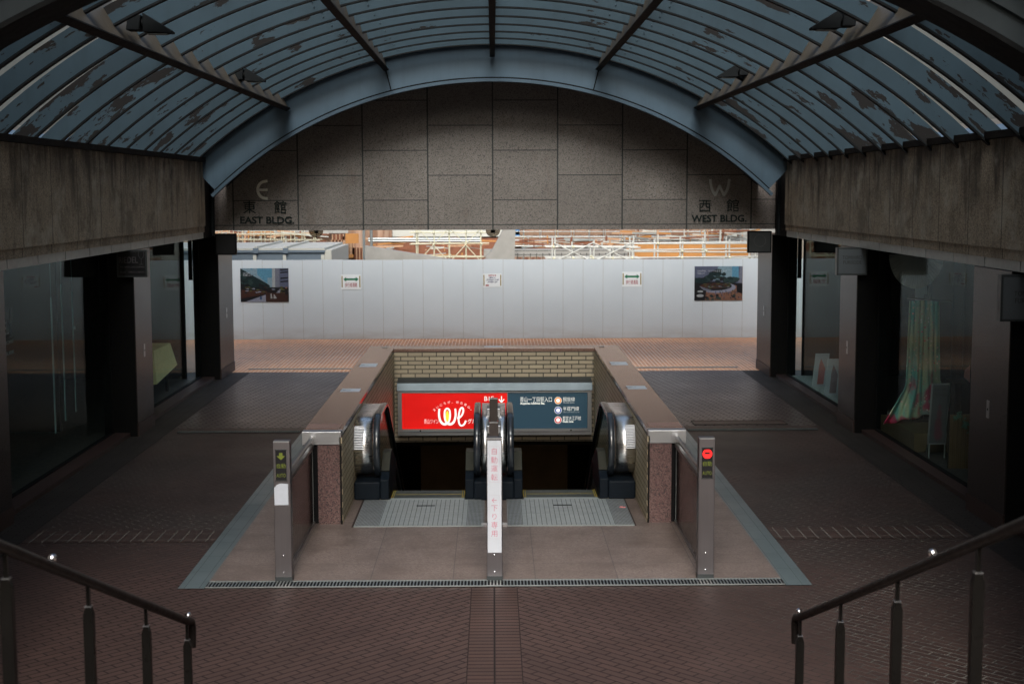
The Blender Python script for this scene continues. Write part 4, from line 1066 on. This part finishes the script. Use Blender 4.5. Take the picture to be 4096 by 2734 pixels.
sh = [([(0,0),(1,0),(1,1),(0,1)], 0), ([(.0,.42),(.66,.42),(.5,.62),(.2,1),(0,1)], 1), ([(.25,.5),(.35,.5),(.35,1),(.25,1)], 1), ([(.56,.42),(.67,.42),(.67,.72),(.56,.72)], 1),
      ([(.66,.42),(.72,.42),(.72,1),(.66,1)], 5), ([(.72,.42),(.81,.42),(.81,1),(.72,1)], 4), ([(.81,.38),(1,.38),(1,1),(.81,1)], 11)]
for z in (.93, .85, .68, .58): sh.append(([(.83, z), (1, z+.02), (1, z+.06), (.83, z+.04)], 6))
sh += [([(0,.44),(.60,.44),(.55,.55),(0,1)], 2), ([(0,0),(1,0),(1,.43),(0,.45)], 6)]
for i in range(80):
    u = random.random(); top = .98-.62*u; sh.append((blob(u*.56, .46+random.random()*max(.03, top-.46), .05, .045, 9), random.choice((2, 2, 3, 3, 2, 6))))
sh += [([(0,.1),(.55,.24),(.55,.33),(0,.36)], 7), ([(.08,0),(.53,0),(.53,.22)], 8)]
for i in range(45): sh.append((blob(random.uniform(.1, 1), random.uniform(.25, .45), .035, .018, 7), random.choice((9, 6, 7, 9, 2, 8))))
sh += [([(.52,0),(.98,0),(.98,.27),(.52,.27)], 7)]
for i in range(22): sh.append(([(.54+i*.02, .0), (.545+i*.02, .0), (.545+i*.02, .25), (.54+i*.02, .25)], 6))
sh += [([(.62,.10),(.66,.11),(.64,.25),(.62,.24)], 5), ([(.68,.10),(.75,.11),(.69,.24)], 5), (blob(.42, .12, .02, .06), 12), (blob(.415, .22, .012, .025), 6), (blob(.95, .3, .035, .09), 6), (blob(.95, .42, .02, .03), 10)]
poster(-6.41, -5.19, .965, 1.82, sh, mats, 'poster of trees and a tower over a dark plaza on the hoarding, left', [('2023年秋', .06, .85, .17, .05), ('再始動します', .06, .79, .22, .05)])
sh = [([(0,0),(1,0),(1,1),(0,1)], 11), ([(.35,.6),(.9,.6),(.9,1),(.5,1)], 1), ([(.78,.6),(.92,.6),(.92,1),(.78,1)], 0), ([(.91,.42),(1,.40),(1,1),(.95,1)], 4), ([(0,.0),(1,0),(1,.5),(0,.58)], 6)]
for i in range(90):
    u = random.random(); c_ = .62+.30*math.exp(-((u-.55)/.22)**2); sh.append((blob(u*.9, random.uniform(.55, c_), .055, .05, 9), random.choice((2, 2, 3, 3, 6))))
ell = lambda cx, cy, rx, ry, a0=0, a1=360, n=26: [(cx+rx*math.cos(R(a0+(a1-a0)*i/n)), cy+ry*math.sin(R(a0+(a1-a0)*i/n))) for i in range(n+1)]
sh += [([(0,0),(1,0),(1,.35),(.85,.45),(.2,.25)], 10), (ell(.48, .38, .38, .16), 8), (ell(.42, .42, .36, .13), 6), (ell(.42, .43, .30, .08), 7), ([(0,0),(.22,.0),(.25,.3),(0,.45)], 6)]
for i in range(14): sh.append(([(.10+.018*i, .42-.008*i), (.11+.018*i, .42-.008*i), (.20+.012*i, .30-.003*i), (.19+.012*i, .30-.003*i)], 4))
for i in range(40): sh.append((blob(random.uniform(.2, .75), random.uniform(.36, .50), .03, .014, 7), random.choice((9, 6, 4, 7, 3))))
for i in range(70):
    u, v = random.uniform(.22, 1), random.uniform(.02, .34); sh.append((blob(u, v, .008, .022, 6), random.choice((6, 6, 12, 2))))
for i in range(12):
    u, v = random.uniform(.22, 1), random.uniform(.02, .18); sh.append((blob(u, v, .035, .035, 9), random.choice((6, 2, 3))))
sh += [(ell(.12, .265, .06, .03), 5), (ell(.12, .14, .075, .045), 5), ([(.88,.25),(1,.2),(1,.45),(.88,.45)], 6)]
poster(5.13, 6.355, .965, 1.835, sh, mats, 'aerial view poster of a round plaza with trees on the hoarding, right', [('2023年秋、ヤードが生まれます', .06, .86, .75, .05), ('再始動します', .06, .79, .19, .05)])

# ------------------------------------------------------------------ construction site beyond the hoarding
def PXZ(px, py, y): return ((px-1131)*y/3262, 3.73+(440-py)*y/3262)
M_CONT = plain("container_blue_grey", (.085, .115, .145), .6, 0, .05); M_CONTW = plain("container_white", (.33, .34, .31), .5, 0, .04)
M_PIPE = plain("scaffold_pale_yellow", (.42, .41, .30), .5, 0, .12, 3); M_PIPEW = plain("scaffold_white", (.40, .41, .38), .45, 0, .06)
M_CONC = plain("site_concrete", (.22, .22, .205), .8, 0, .15, 2.0); M_ORANGE = plain("orange_formply", (.33, .155, .045), .6, 0, .2, 1.2)
M_TIMBER = plain("red_brown_timber", (.14, .055, .03), .8, 0, .3, 2.5); M_BLUETARP = plain("blue_tarp", (.03, .13, .3), .6)
def lagging(name):
    n = N(name); p = n.pos(); x, y, z = n.sep(p)
    c = n.ramp(n.new("ShaderNodeTexWhiteNoise", noise_dimensions='1D').outputs[0], [(0, (.12, .065, .038)), (1, (.26, .155, .10))])
    wn_ = [q for q in n.n if q.type == 'TEX_WHITE_NOISE'][0]
    n.l.new(n.math('FLOOR', n.math('DIVIDE', x, .27)), wn_.inputs['W'])
    fr_ = n.math('LESS_THAN', n.math('FRACT', n.math('DIVIDE', x, .27)), .10)
    c = n.mix(n.math('MULTIPLY', fr_, .7), c, (.08, .045, .03))
    c = n.mix(n.ramp(n.noise(n.scale(p, (3, 3, .6)), 1.0, 5), [(.45, 0), (.7, .6)]), c, (.33, .27, .21))
    return n.fin(c, .85)
M_LAG = lagging("timber_lagging")
# site office container
t = thing('site_container', 'blue grey container with white roof just behind the hoarding', 'container', (-8, 46, 0))
xa, xb = -12.0, (745-1131)*44/3262; zt = PXZ(0, 569, 44)[1]
part('body', M().box(xa, xb, 44, 49.2, -1, zt-.105), M_CONT, t)
part('roof', M().box(xa, xb+.02, 43.95, 49.25, zt-.03, zt+.03), M_CONTW, t)
part('eaves_rail', M().box(xa, xb+.03, 43.93, 44.03, zt-.10, zt-.035), M_CONT, t)
part('end_wall', M().box(xb+.005, xb+.22, 44.0, 49.2, -1, zt-.035), M_CONTW, t)
for px in (587, 655, 742):
    xx = (px-1131)*44/3262; part('corner_post', M().box(xx-.05, xx+.05, 43.9, 43.995, -1, zt-.175), M_CONTW, t)
for px in (590, 658):
    xx = (px-1131)*44/3262
    part('roof_strap', M().box(xx-.05, xx+.05, 43.9, 49.2, zt+.032, zt+.09), M_CONTW, t)
    part('bracket', M().box(xx-.08, xx+.08, 43.86, 43.92, zt-.12, zt+.04), M_CONT, t)
# dig walls
zlo = -5
def wallbox(name, px0, px1, py0, py1, y, dep, mat, label, cat, base=None, mi=None):
    x0, z1 = PXZ(px0, py0, y); x1, z0 = PXZ(px1, py1, y)
    return solo(name, M().box(x0, x1, y, y+dep, base if base is not None else z0, z1), mat, label, cat)
solo('added_sky_screen', M().box(-60, 60, 78, 90, -5, 24), plain('sky_screen_brown', (.16, .13, .11), .8, 0, .3, .3), 'added tall brown screen far beyond the construction site, hiding the low sky', 'building')  # added to block the low sky and its bluish reflections
wallbox('sheet_pile_wall', 1160, 1700, 460, 597, 66, .3, M_LAG, 'vertical timber lagging wall behind the right scaffolding', 'retaining wall', -5)
wallbox('brown_bank', 480, 900, 480, 597, 70, .4, M_LAG, 'weathered brown timber wall behind the container', 'retaining wall', -5)
wallbox('concrete_band', 850, 1160, 480, 545, 72, .4, M_CONTW, 'long white concrete band above the middle scaffold', 'wall')
wallbox('timber_bank', 850, 1160, 541.5, 597, 72, .5, M_TIMBER, 'red brown timber facing below the white band', 'retaining wall', -5)
wallbox('concrete_wall', 1698, 1790, 470, 597, 62, 1.0, M_CONC, 'rough pale concrete wall at the right end of the site', 'wall', -5)
wallbox('concrete_beam', 1110, 1440, 572, 588, 56, 1.0, M_CONC, 'pale concrete beam low behind the white pipes', 'beam')
wallbox('orange_formwork', 1452, 1722, 559, 590, 58, .15, M_ORANGE, 'long orange plywood formwork behind the white pipes', 'formwork')
wallbox('formwork_board', 794, 824, 534, 556, 52, .05, M_ORANGE, 'square orange plywood panel beside the dark formwork', 'formwork')
wallbox('blue_tarp', 1166, 1192, 520, 542, 65.5, .05, M_BLUETARP, 'blue tarpaulin on the timber wall behind the scaffold', 'tarpaulin')
wallbox('pale_slab', 480, 800, 500, 533, 69.4, .1, M_CONC, 'pale slab edge above the brown timber wall', 'slab')
# sloped concrete walls
def slope(pts, y, dep, mat, label):
    P = [PXZ(a, b, y) for a, b in pts]; solo('concrete_ramp', M().prism(P, 'y', y, y+dep), mat, label, 'ramp')
slope([(838, 562), (1020, 592), (1090, 600), (838, 640)], 50, .5, M_CONC, 'sloping pale concrete wall right of the formwork')
slope([(1168, 500), (1183, 520), (1180, 600), (1108, 600), (1130, 570)], 54, .8, M_CONC, 'steep white concrete ramp in the middle of the site')
# formwork clusters
t = thing('timber_formwork', 'stack of brown timber formwork frames with orange rail beside the container', 'formwork', (-4.9, 53, 0))
for (a, b, c, d) in ((763, 808, 548, 600), (790, 812, 540, 600), (812, 848, 566, 600), (765, 790, 535, 548)):
    x0_, z1_ = PXZ(a, c, 53); x1_, z0_ = PXZ(b, d, 53); f = part('panel', M().box(x0_, x1_, 53, 53.1, z0_, z1_), M_TIMBER, t)
    g = M(); k = int((b-a)/7)
    for i in range(k+1): xx = x0_+(x1_-x0_)*i/max(1, k); g.box(xx-.022, xx+.022, 52.9, 52.99, z0_, z1_)
    part('batten', g, plain("pine_batten", (.32, .20, .12), .7) if "pine_batten" not in bpy.data.materials else bpy.data.materials["pine_batten"], f)
xx0, zz = PXZ(760, 585, 52.8); xx1, _ = PXZ(812, 585, 52.8); part('orange_rail', M().box(xx0, xx1, 52.75, 52.85, zz-.06, zz+.06), M_ORANGE, t)
# scaffolds
def scaffold(label, px0, px1, y, cols, rows, mat, seed, rr=.035, diag=True, pys=(520, 600), rows_py=None):
    rr *= .72
    random.seed(seed)
    x0, _ = PXZ(px0, 0, y); x1, _ = PXZ(px1, 0, y); zt = PXZ(0, pys[0], y)[1]; zb = PXZ(0, pys[1], y)[1]
    t = thing('scaffold', label, 'scaffolding', ((x0+x1)/2, y, zb))
    for dy in (0, .9):
        for i in range(cols+1):
            x = x0+(x1-x0)*i/cols+random.uniform(-.05, .05)
            part('upright', M().tube([(x, y+dy, zb-1), (x, y+dy, zt+random.uniform(-.25, .2))], rr, 8), mat, t)
        rp_ = rows_py or [pys[0]+(pys[1]-pys[0])*(i+.5)/rows for i in range(rows)]
        for pz in rp_:
            z = PXZ(0, pz, y)[1]+random.uniform(-.03, .03)
            part('ledger', M().tube([(x0-.3, y+dy-.04, z), (x1+.3, y+dy-.04, z+random.uniform(-.05, .05))], rr*.85, 8), mat, t)
            for i in range(cols+1):
                if random.random() < .5:
                    x = x0+(x1-x0)*i/cols; part('coupler', M().ball((x, y+dy-.05, z), rr*2.0, 0, 8), M_PIPE, t)
    if diag:
        for i in range(0, cols, 2):
            xa_ = x0+(x1-x0)*i/cols; xb_ = x0+(x1-x0)*min(cols, i+2)/cols
            part('brace', M().tube([(xa_, y-.08, zt), (xb_, y-.08, zb)], rr*.7, 8), mat, t)
            part('brace', M().tube([(xa_, y-.12, zb), (xb_, y-.12, zt)], rr*.7, 8), mat, t)
scaffold('cream frame scaffold with crossed braces left of the concrete ramp', 958, 1105, 57, 4, 3, M_PIPE, 1)
scaffold('white pipe scaffold in front of the timber wall, right of the ramp', 1270, 1450, 52, 4, 2, M_PIPEW, 2, .045, True, (556, 600), [566, 592])
scaffold('white pipe rails with cream couplers in front of the orange formwork', 1455, 1730, 53, 5, 3, M_PIPEW, 3, .045, False, (540, 600), [560, 577, 592])
scaffold('thin grey scaffold grid against the timber lagging wall', 1165, 1690, 63, 14, 4, M_STEELDULL, 4, .022, False, (500, 575), [530, 541, 552, 563])
scaffold('small cream scaffold above the site container roof', 480, 720, 60, 10, 2, M_PIPE, 5, .022, False, (515, 560), [535, 548])
# clutter between the scaffolds
random.seed(23)
M_PINE = bpy.data.materials["pine_batten"]
for name, lb, px0, px1, py0, py1, y, nn in (
    ('timber_pile', 'loose timbers and battens leaning in front of the brown bank', 482, 760, 528, 552, 67, 46),
    ('timber_pile', 'long boards stacked along the bank behind the cream scaffold', 855, 1110, 545, 585, 68, 44),
    ('timber_pile', 'boards and battens piled on the deck before the timber lagging', 1180, 1460, 548, 575, 61, 50),
    ('timber_pile', 'mixed boards and forms piled behind the orange formwork', 1460, 1730, 530, 562, 60, 50)):
    t = thing(name, lb, 'timber', (PXZ((px0+px1)/2, 0, y)[0], y, PXZ(0, py1, y)[1]), 'timber piles on the site')
    for i in range(nn):
        px = random.uniform(px0, px1); py = random.uniform(py0, py1); yy = y+random.uniform(-1, 1)
        x_, z_ = PXZ(px, py, yy); L = random.uniform(.3, 2.2); up_ = random.random() < .35
        a = random.uniform(-.12, .12) + (math.pi/2 if up_ else 0); L = L*(.35 if up_ else 1); th = random.uniform(.03, .09)
        ca, sa = math.cos(a)*L/2, math.sin(a)*L/2; nx_, nz_ = -math.sin(a)*th/2, math.cos(a)*th/2
        part('board', M().prism([(x_-ca-nx_, z_-sa-nz_), (x_+ca-nx_, z_+sa-nz_), (x_+ca+nx_, z_+sa+nz_), (x_-ca+nx_, z_-sa+nz_)], 'y', yy, yy+.06),
             random.choice((M_PINE, M_TIMBER, M_PINE, M_CONTW, M_ORANGE, M_STEELDULL, M_TIMBER)), t)
for i, py in enumerate((533, 546, 559)):
    xa_, z_ = PXZ(1165, py, 65.6); xb_, _ = PXZ(1695, py, 65.6)
    solo('waler_beam', M().box(xa_, xb_, 65.5, 65.75, z_-.09, z_+.09), plain('rusty_waler', (.16, .10, .065), .8) if i == 0 else bpy.data.materials['rusty_waler'],
         ['rusty steel waler across the timber lagging, topmost', 'rusty steel waler across the timber lagging, middle', 'rusty steel waler across the timber lagging, lowest'][i], 'beam')
# rebar mesh by the beam
t = thing('rebar_mesh', 'dark reinforcement bar mesh in front of the concrete beam', 'rebar', (2, 55.5, 1))
for i in range(44):
    x, z = PXZ(1130+i*7.2, 574, 55.6); part('bar', M().tube([(x, 55.6, z-.1), (x, 55.6, z+.0-.45)], .012, 6), M_DARKSTEEL, t) if i % 2 == 0 else None
for pz in (574, 583): 
    x0_, z = PXZ(1125, pz, 55.6); x1_, _ = PXZ(1445, pz, 55.6); part('long_bar', M().tube([(x0_, 55.57, z), (x1_, 55.57, z)], .012, 6), M_DARKSTEEL, t)
g = M()
for i in range(36):
    x, z = PXZ(1115+i*15, 590, 55); g.box(x-.02, x+.10, 55, 55.1, z-.4, z)
solo('timber_edge', g, M_TIMBER, 'row of short red brown timbers just above the hoarding', 'timber')
for i, (px, lb) in enumerate(((736, 'thin grey pole in front of the white concrete band'), (853, 'grey steel pole beside the sloping concrete wall'))):
    x, z = PXZ(px+(0 if i else 100), 500, 51); solo('steel_pole', M().tube([(x, 51, -4), (x, 51, z)], .05, 10), M_STEELDULL, lb, 'pole')
for i, py in enumerate((546, 551)):
    x0_, z = PXZ(846, py, 60); x1_, z2 = PXZ(1105, py+1, 60); solo('long_pipe', M().tube([(x0_, 60, z), (x1_, 60, z2)], .05, 8), M_STEELDULL, ['long grey pipe along the timber bank, upper one', 'long grey pipe along the timber bank, lower one'][i], 'pipe')

# ------------------------------------------------------------------ shop contents, right
def kimono_mat():
    n = N("floral_kimono_silk"); p = n.obj(); x, y, z = n.sep(p)
    base = n.ramp(n.noise(n.comb(n.math('MULTIPLY', x, 6.0), n.math('MULTIPLY', z, .8)), 1.0, 2, .4), [(.38, (.12, .48, .42)), (.5, (.55, .58, .36)), (.62, (.14, .42, .38))])
    lowf = n.noise(n.scale(p, (2.2, 1, 1.3)), 1.0, 3, .5)
    msk = n.ramp(n.math('ADD', lowf, n.math('MULTIPLY_ADD', z, -.22, .22)), [(.62, 0), (.66, 1)])
    c = n.mix(msk, base, (.42, .03, .09))
    v = n.new("ShaderNodeTexVoronoi"); n.l.new(n.scale(p, (1, 1, 1)), v.inputs['Vector']); v.inputs['Scale'].default_value = 17
    petals = n.ramp(v.outputs['Distance'], [(.20, 1), (.30, 0)])
    dens = n.ramp(n.noise(p, 3.0, 3), [(.42, 0), (.5, 1)])
    fc = n.ramp(n.sep(v.outputs['Color'])[0], [(0, (.8, .75, .7)), (.3, (.7, .12, .2)), (.55, (.85, .5, .45)), (.8, (.75, .7, .5))], 'CONSTANT')
    c = n.mix(n.math('MULTIPLY', petals, dens), c, fc)
    return n.fin(c, .5)
kx, ky = 6.38, 20.9
g = M(); nu, nv = 44, 40; vs = []
for j in range(nv+1):
    t_ = j/nv; zz = 2.12-1.74*t_; hw = .26+.05*t_+ (.14*max(0, t_-.72)/.28)
    for i in range(nu+1):
        u = -1+2*i/nu
        left = .16*max(0, t_-.68)/.32
        xx = kx+u*hw-(left if u < 0 else 0)*abs(u); fold = .035*math.sin(u*9+t_*2)*(.3+t_)+.02*math.sin(u*21)
        zz2 = zz+(.10*u*t_)+.02*math.sin(u*11)*t_
        vs.append((xx+.1*0, ky+fold+.10*u, zz2))
fs = [(j*(nu+1)+i, j*(nu+1)+i+1, (j+1)*(nu+1)+i+1, (j+1)*(nu+1)+i) for j in range(nv) for i in range(nu)]
g.add(vs, fs, 0, True)
t = thing('kimono', 'floral turquoise and crimson kimono hanging in the right shop window', 'kimono', (kx, ky, .3))
kb = part('cloth', g, kimono_mat(), t); sm = kb.modifiers.new('solid', 'SOLIDIFY'); sm.thickness = .006
part('hanger_bar', M().tube([(kx-.28, ky-.03, 2.16), (kx+.40, ky+.04, 2.10)], .014, 10), M_BLACK, t)
solo('kimono_stand', M().tube([(kx+.05, ky+.12, .3), (kx+.05, ky+.12, 2.2)], .02, 10).box(kx-.15, kx+.35, ky, ky+.3, .30, .33), M_BLACK, 'slim black stand behind the kimono', 'display stand')
solo('display_platform', M().box(5.98, 7.4, 19.9, 21.65, .03, .30), plain("brown_platform", (.085, .06, .03), .6), 'brown display platform under the kimono', 'platform', bevel=.005)
# easel poster
ex, ey = 6.16, 19.45
t = thing('easel_poster', 'white framed TOMIHIRO FURISODE poster leaning in the right shop window', 'poster stand', (ex, ey, .03))
def leanv(x, z, o=0): return (x+(z-.15)*.10, ey+.16*(z)-o, z)
def leanbox(x0, x1, z0, z1, o0, o1):
    vs = [leanv(x, z, o) for o in (o0, o1) for x, z in ((x0, z0), (x1, z0), (x1, z1), (x0, z1))]
    return M().add(vs, [(0,1,2,3),(7,6,5,4),(0,4,5,1),(1,5,6,2),(2,6,7,3),(3,7,4,0)])
part('frame', leanbox(ex-.13, ex+.13, .22, 1.06, 0, .025), M_ALU, t)
pb = part('print', leanbox(ex-.112, ex+.112, .24, 1.04, .026, .029), M_SIGNGREY, t)
g = M(); put_text(g, 'TOMIHIRO', .05, (0, 0, .045), fit=.17); put_text(g, 'FURISODE', .05, (0, 0, -.025), fit=.16)
g.v = [(lambda q: (q[0]+0, q[1]-.004, q[2]))(leanv(ex+v[0], .93+v[2], .029)) for v in g.v]; part('lettering', g, M_INK, pb)
g = M()
for cxx, czz, rx, rz in ((0, .74, .022, .03), (0, .64, .035, .07), (-.005, .48, .05, .12), (.005, .36, .06, .08)):
    pts = [leanv(ex+cxx+rx*math.cos(2*math.pi*i/14), czz+rz*math.sin(2*math.pi*i/14), .033+.0005*czz) for i in range(14)]; g.add(pts, [tuple(range(14))])
part('printed_figure', g, plain("dark_wine_print", (.10, .03, .045), .5), pb)
part('leg', M().tube([(ex-.10, ey, .03), leanv(ex-.10, .3)], .012, 8).tube([(ex+.12, ey+.02, .03), leanv(ex+.12, .3)], .012, 8).tube([(ex, ey+.45, .03), leanv(ex, .9)], .01, 8), M_STEELDULL, t)
# slatted partition with ivy and flowers
t = thing('slatted_screen', 'low brown slatted screen in the right shop window', 'screen', (6.4, 18.7, .03))
g = M()
for i in range(30): g.box(6.10+i*.028, 6.121+i*.028, 18.70+(i % 2)*.008, 18.72+(i % 2)*.008, .03, .76)
part('slats', g, plain("brown_slat", (.12, .075, .035), .5), t); part('backing', M().box(6.09, 6.95, 18.73, 18.75, .03, .75), M_DIRT, t)
random.seed(11)
t = thing('ivy_garland', 'trailing ivy garland with blue and white flowers on the slatted screen', 'garland', (6.4, 18.66, .1))
st_ = M(); lv = M(); px_, pz_ = 6.15, .72; P = []
for i in range(36):
    P.append((px_, 18.665+.01*math.sin(i), pz_)); px_ += .020+.018*math.sin(i*.9); pz_ = .72-.62*i/36+.07*math.sin(i*1.3)
st_.tube(P, .004, 6); part('stem', st_, plain("ivy_stem", (.05, .08, .04), .6), t)
for p in P+P[::2]:
    for k in range(4):
        a = random.uniform(0, 6.28); c = (p[0]+random.uniform(-.03, .03), p[1]-random.uniform(0, .02), p[2]+random.uniform(-.03, .03)); s_ = random.uniform(.014, .024)
        lv.add([(c[0]+s_*math.cos(a+q)*(1 if j % 2 == 0 else .5), c[1]-.005*j*.3, c[2]+s_*math.sin(a+q)*(1 if j % 2 == 0 else .5)) for j, q in enumerate([0, .6, 1.3, 2.2, 3.1, 4.0, 5.0, 5.7])], [tuple(range(8))])
part('leaves', lv, plain("ivy_leaf", (.06, .16, .11), .45), t)
for c, mt in (((6.62, 18.64, .68), plain("blue_petal", (.04, .22, .5), .5)), ((6.60, 18.64, .24), plain("cream_petal", (.5, .52, .42), .5))):
    g = M()
    for i in range(26):
        a = random.uniform(0, 6.28); r_ = random.uniform(.01, .05); g.ball((c[0]+r_*math.cos(a), c[1]-random.uniform(0, .02), c[2]+r_*math.sin(a)*1.4), random.uniform(.012, .02), 0, 6, (1, .5, 1))
    part('flower', g, mt, t)
# pleated round hanging
t = thing('pleated_hanging', 'pale pleated round fan hanging above the kimono', 'decoration', (6.4, 21.4, 2.3))
g = M(); vs = []; n = 60
for i in range(n+1):
    a = math.pi+math.pi*i/n; rr = .52; dy = .012*(i % 2)
    vs += [(6.38, 21.35+dy, 2.78), (6.38+rr*.8*math.cos(a), 21.35+dy, 2.78+rr*math.sin(a))]
g.add(vs, [(2*i, 2*i+1, 2*i+3, 2*i+2) for i in range(n)]); o = part('fan', g, plain("pale_pleated_paper", (.40, .37, .36), .7), t); o.modifiers.new('s', 'SOLIDIFY').thickness = .003
part('cord', M().tube([(6.38, 21.36, 2.78), (6.38, 21.36, 2.96)], .004, 6), M_BLACK, t)
solo('white_card', M().box(6.42, 6.60, 21.5, 21.51, 2.0, 2.42), M_PAPER, 'white card behind the pleated fan in the right window', 'card')
for i, (a, b) in enumerate(((6.62, 20.3), (6.85, 20.5), (7.0, 20.0))):
    solo('display_column', M().box(a, a+.06, b, b+.06, .03, 2.95), M_BLACKMATT, ['black display upright behind the easel poster', 'black display upright, middle of three in the right window', 'black display upright nearest the glass end'][i], 'upright')
t = thing('display_shelf', 'dark shelf with small folded fans in the right shop window', 'shelf', (6.8, 19.9, .9)); part('board', M().box(6.5, 7.3, 19.7, 20.2, 1.02, 1.05), M_BLACKMATT, t); part('support', M().box(6.55, 6.6, 19.9, 19.95, .03, 1.02).box(7.2, 7.25, 19.9, 19.95, .03, 1.02), M_BLACKMATT, t)
solo('pink_fan', M().prism([(6.70, 1.05), (6.62, 1.12), (6.63, 1.22), (6.70, 1.29)], 'y', 19.75, 19.77), plain("pink_paper", (.6, .25, .22), .6), 'small pink folded fan on the dark shelf', 'fan')
# far right window: framed prints on a pale gravel ledge
solo('gravel_ledge', M().box(5.97, 6.6, 22.9, 28.2, .03, .06), plain("pale_gravel", (.30, .33, .32), .9, 0, .5, 60, .6), 'pale gravel ledge in the far right shop window', 'ledge')
for i, (yy, xx, h_, lb) in enumerate(((26.6, 6.15, .62, 'leaning portrait print with wine red figure, farthest in the right window'), (25.4, 6.1, .66, 'leaning portrait print beside the gravel ledge, middle one'), (24.2, 6.12, .52, 'small leaning print nearest the middle right pillar'))):
    t = thing('framed_print', lb, 'framed print', (xx, yy, .06), 'leaning prints on the gravel ledge')
    g = M().prism([(xx-.12, .06), (xx+.14, .06), (xx+.20, .06+h_), (xx-.06, .06+h_)], 'y', yy, yy+.03); part('board', g, M_WHITE, t)
    g = M().prism([(xx-.03, .10), (xx+.09, .10), (xx+.12, .06+h_*.55), (xx+.04, .06+h_*.85), (xx+.0, .06+h_*.6)], 'y', yy-.004, yy-.001); part('printed_figure', g, plain("wine_print_%d" % i, [(.35, .12, .12), (.2, .14, .16), (.3, .3, .3)][i], .5), t)
# left windows
t = thing('display_table', 'table under a pale yellow cloth in the far left shop window', 'table', (-6.4, 25.9, .03))
g = M(); vs = [(-6.75, 25.3, .93), (-6.06, 25.3, .93), (-6.06, 26.6, .93), (-6.75, 26.6, .93), (-6.85, 25.2, .20), (-6.0, 25.2, .34), (-5.97, 26.75, .50), (-6.8, 26.7, .20)]
g.add(vs, [(0,1,2,3), (0,4,5,1), (1,5,6,2), (2,6,7,3), (3,7,4,0)]); o = part('cloth', g, plain("pale_yellow_cloth", (.60, .56, .25), .7), t); o.modifiers.new('s', 'SOLIDIFY').thickness = .008
part('leg', M().box(-6.7, -6.65, 25.35, 25.4, .03, .92).box(-6.15, -6.1, 26.5, 26.55, .03, .92), M_BLACKMATT, t)
g = M().tube([(-6.2, 25.5, .94), (-6.2, 25.5, .96), (-6.2, 25.5, 1.08), (-6.2, 25.5, 1.15), (-6.2, 25.5, 1.28)], [.05, .008, .008, .06, .05], 16); solo('wine_glass', g, M_BALGLASS, 'wine glass standing on the yellow cloth', 'glass')
random.seed(5)
M_ROD = plain("pale_teal_glass_rod", (.20, .32, .33), .2, 0, .2)
for i, (px, y_, z0, z1) in enumerate(((360, 17.9, .4, 2.3), (432, 17.4, .5, 2.45), (505, 16.9, .55, 2.3))):
    pxv = px/2.998; x_ = -6.15-.0; yy = 6.1*3262/(1131-pxv)
    t = thing('glass_rod', ['hanging pale glass strip in the near left window, leftmost', 'hanging pale glass strip in the near left window, middle', 'hanging pale glass strip in the near left window, rightmost with a small knob'][i], 'hanging strip', (-6.1, yy, z0), 'hanging glass strips')
    part('strip', M().box(-6.115, -6.105, yy-.022, yy+.022, z0, z1), M_ROD, t); part('wire', M().tube([(-6.11, yy, z1), (-6.11, yy, 2.96)], .002, 5), M_ROD, t)
    if i == 2: part('knob', M().ball((-6.1, yy, 1.78), .03, 0, 10), M_ROD, t)
g = riedel_lines(M(), 17.0, -5.845, 2.05, 2.0, '+x')
solo('window_lettering', g, plain("etched_window_print", (.18, .24, .24), .6), 'pale RIEDEL THE WINE GLASS COMPANY lettering on the near left window', 'window lettering')

# ------------------------------------------------------------------ small litter
solo('litter', M().ball((1.51, 16.55, .015), .016, 0, 8, (1.6, 1, .5)).box(1.53, 1.56, 16.53, 16.56, .01, .016), [plain("red_white_scrap", (.7, .25, .25), .6)], 'tiny red and white scrap on the right floor plate', 'litter')
solo('floor_bracket', M().box(-.14, -.075, 15.70, 15.72, .006, .03).box(.085, .15, 15.70, 15.72, .006, .03), M_ALU, 'small silver brackets at the foot of the centre line', 'bracket')
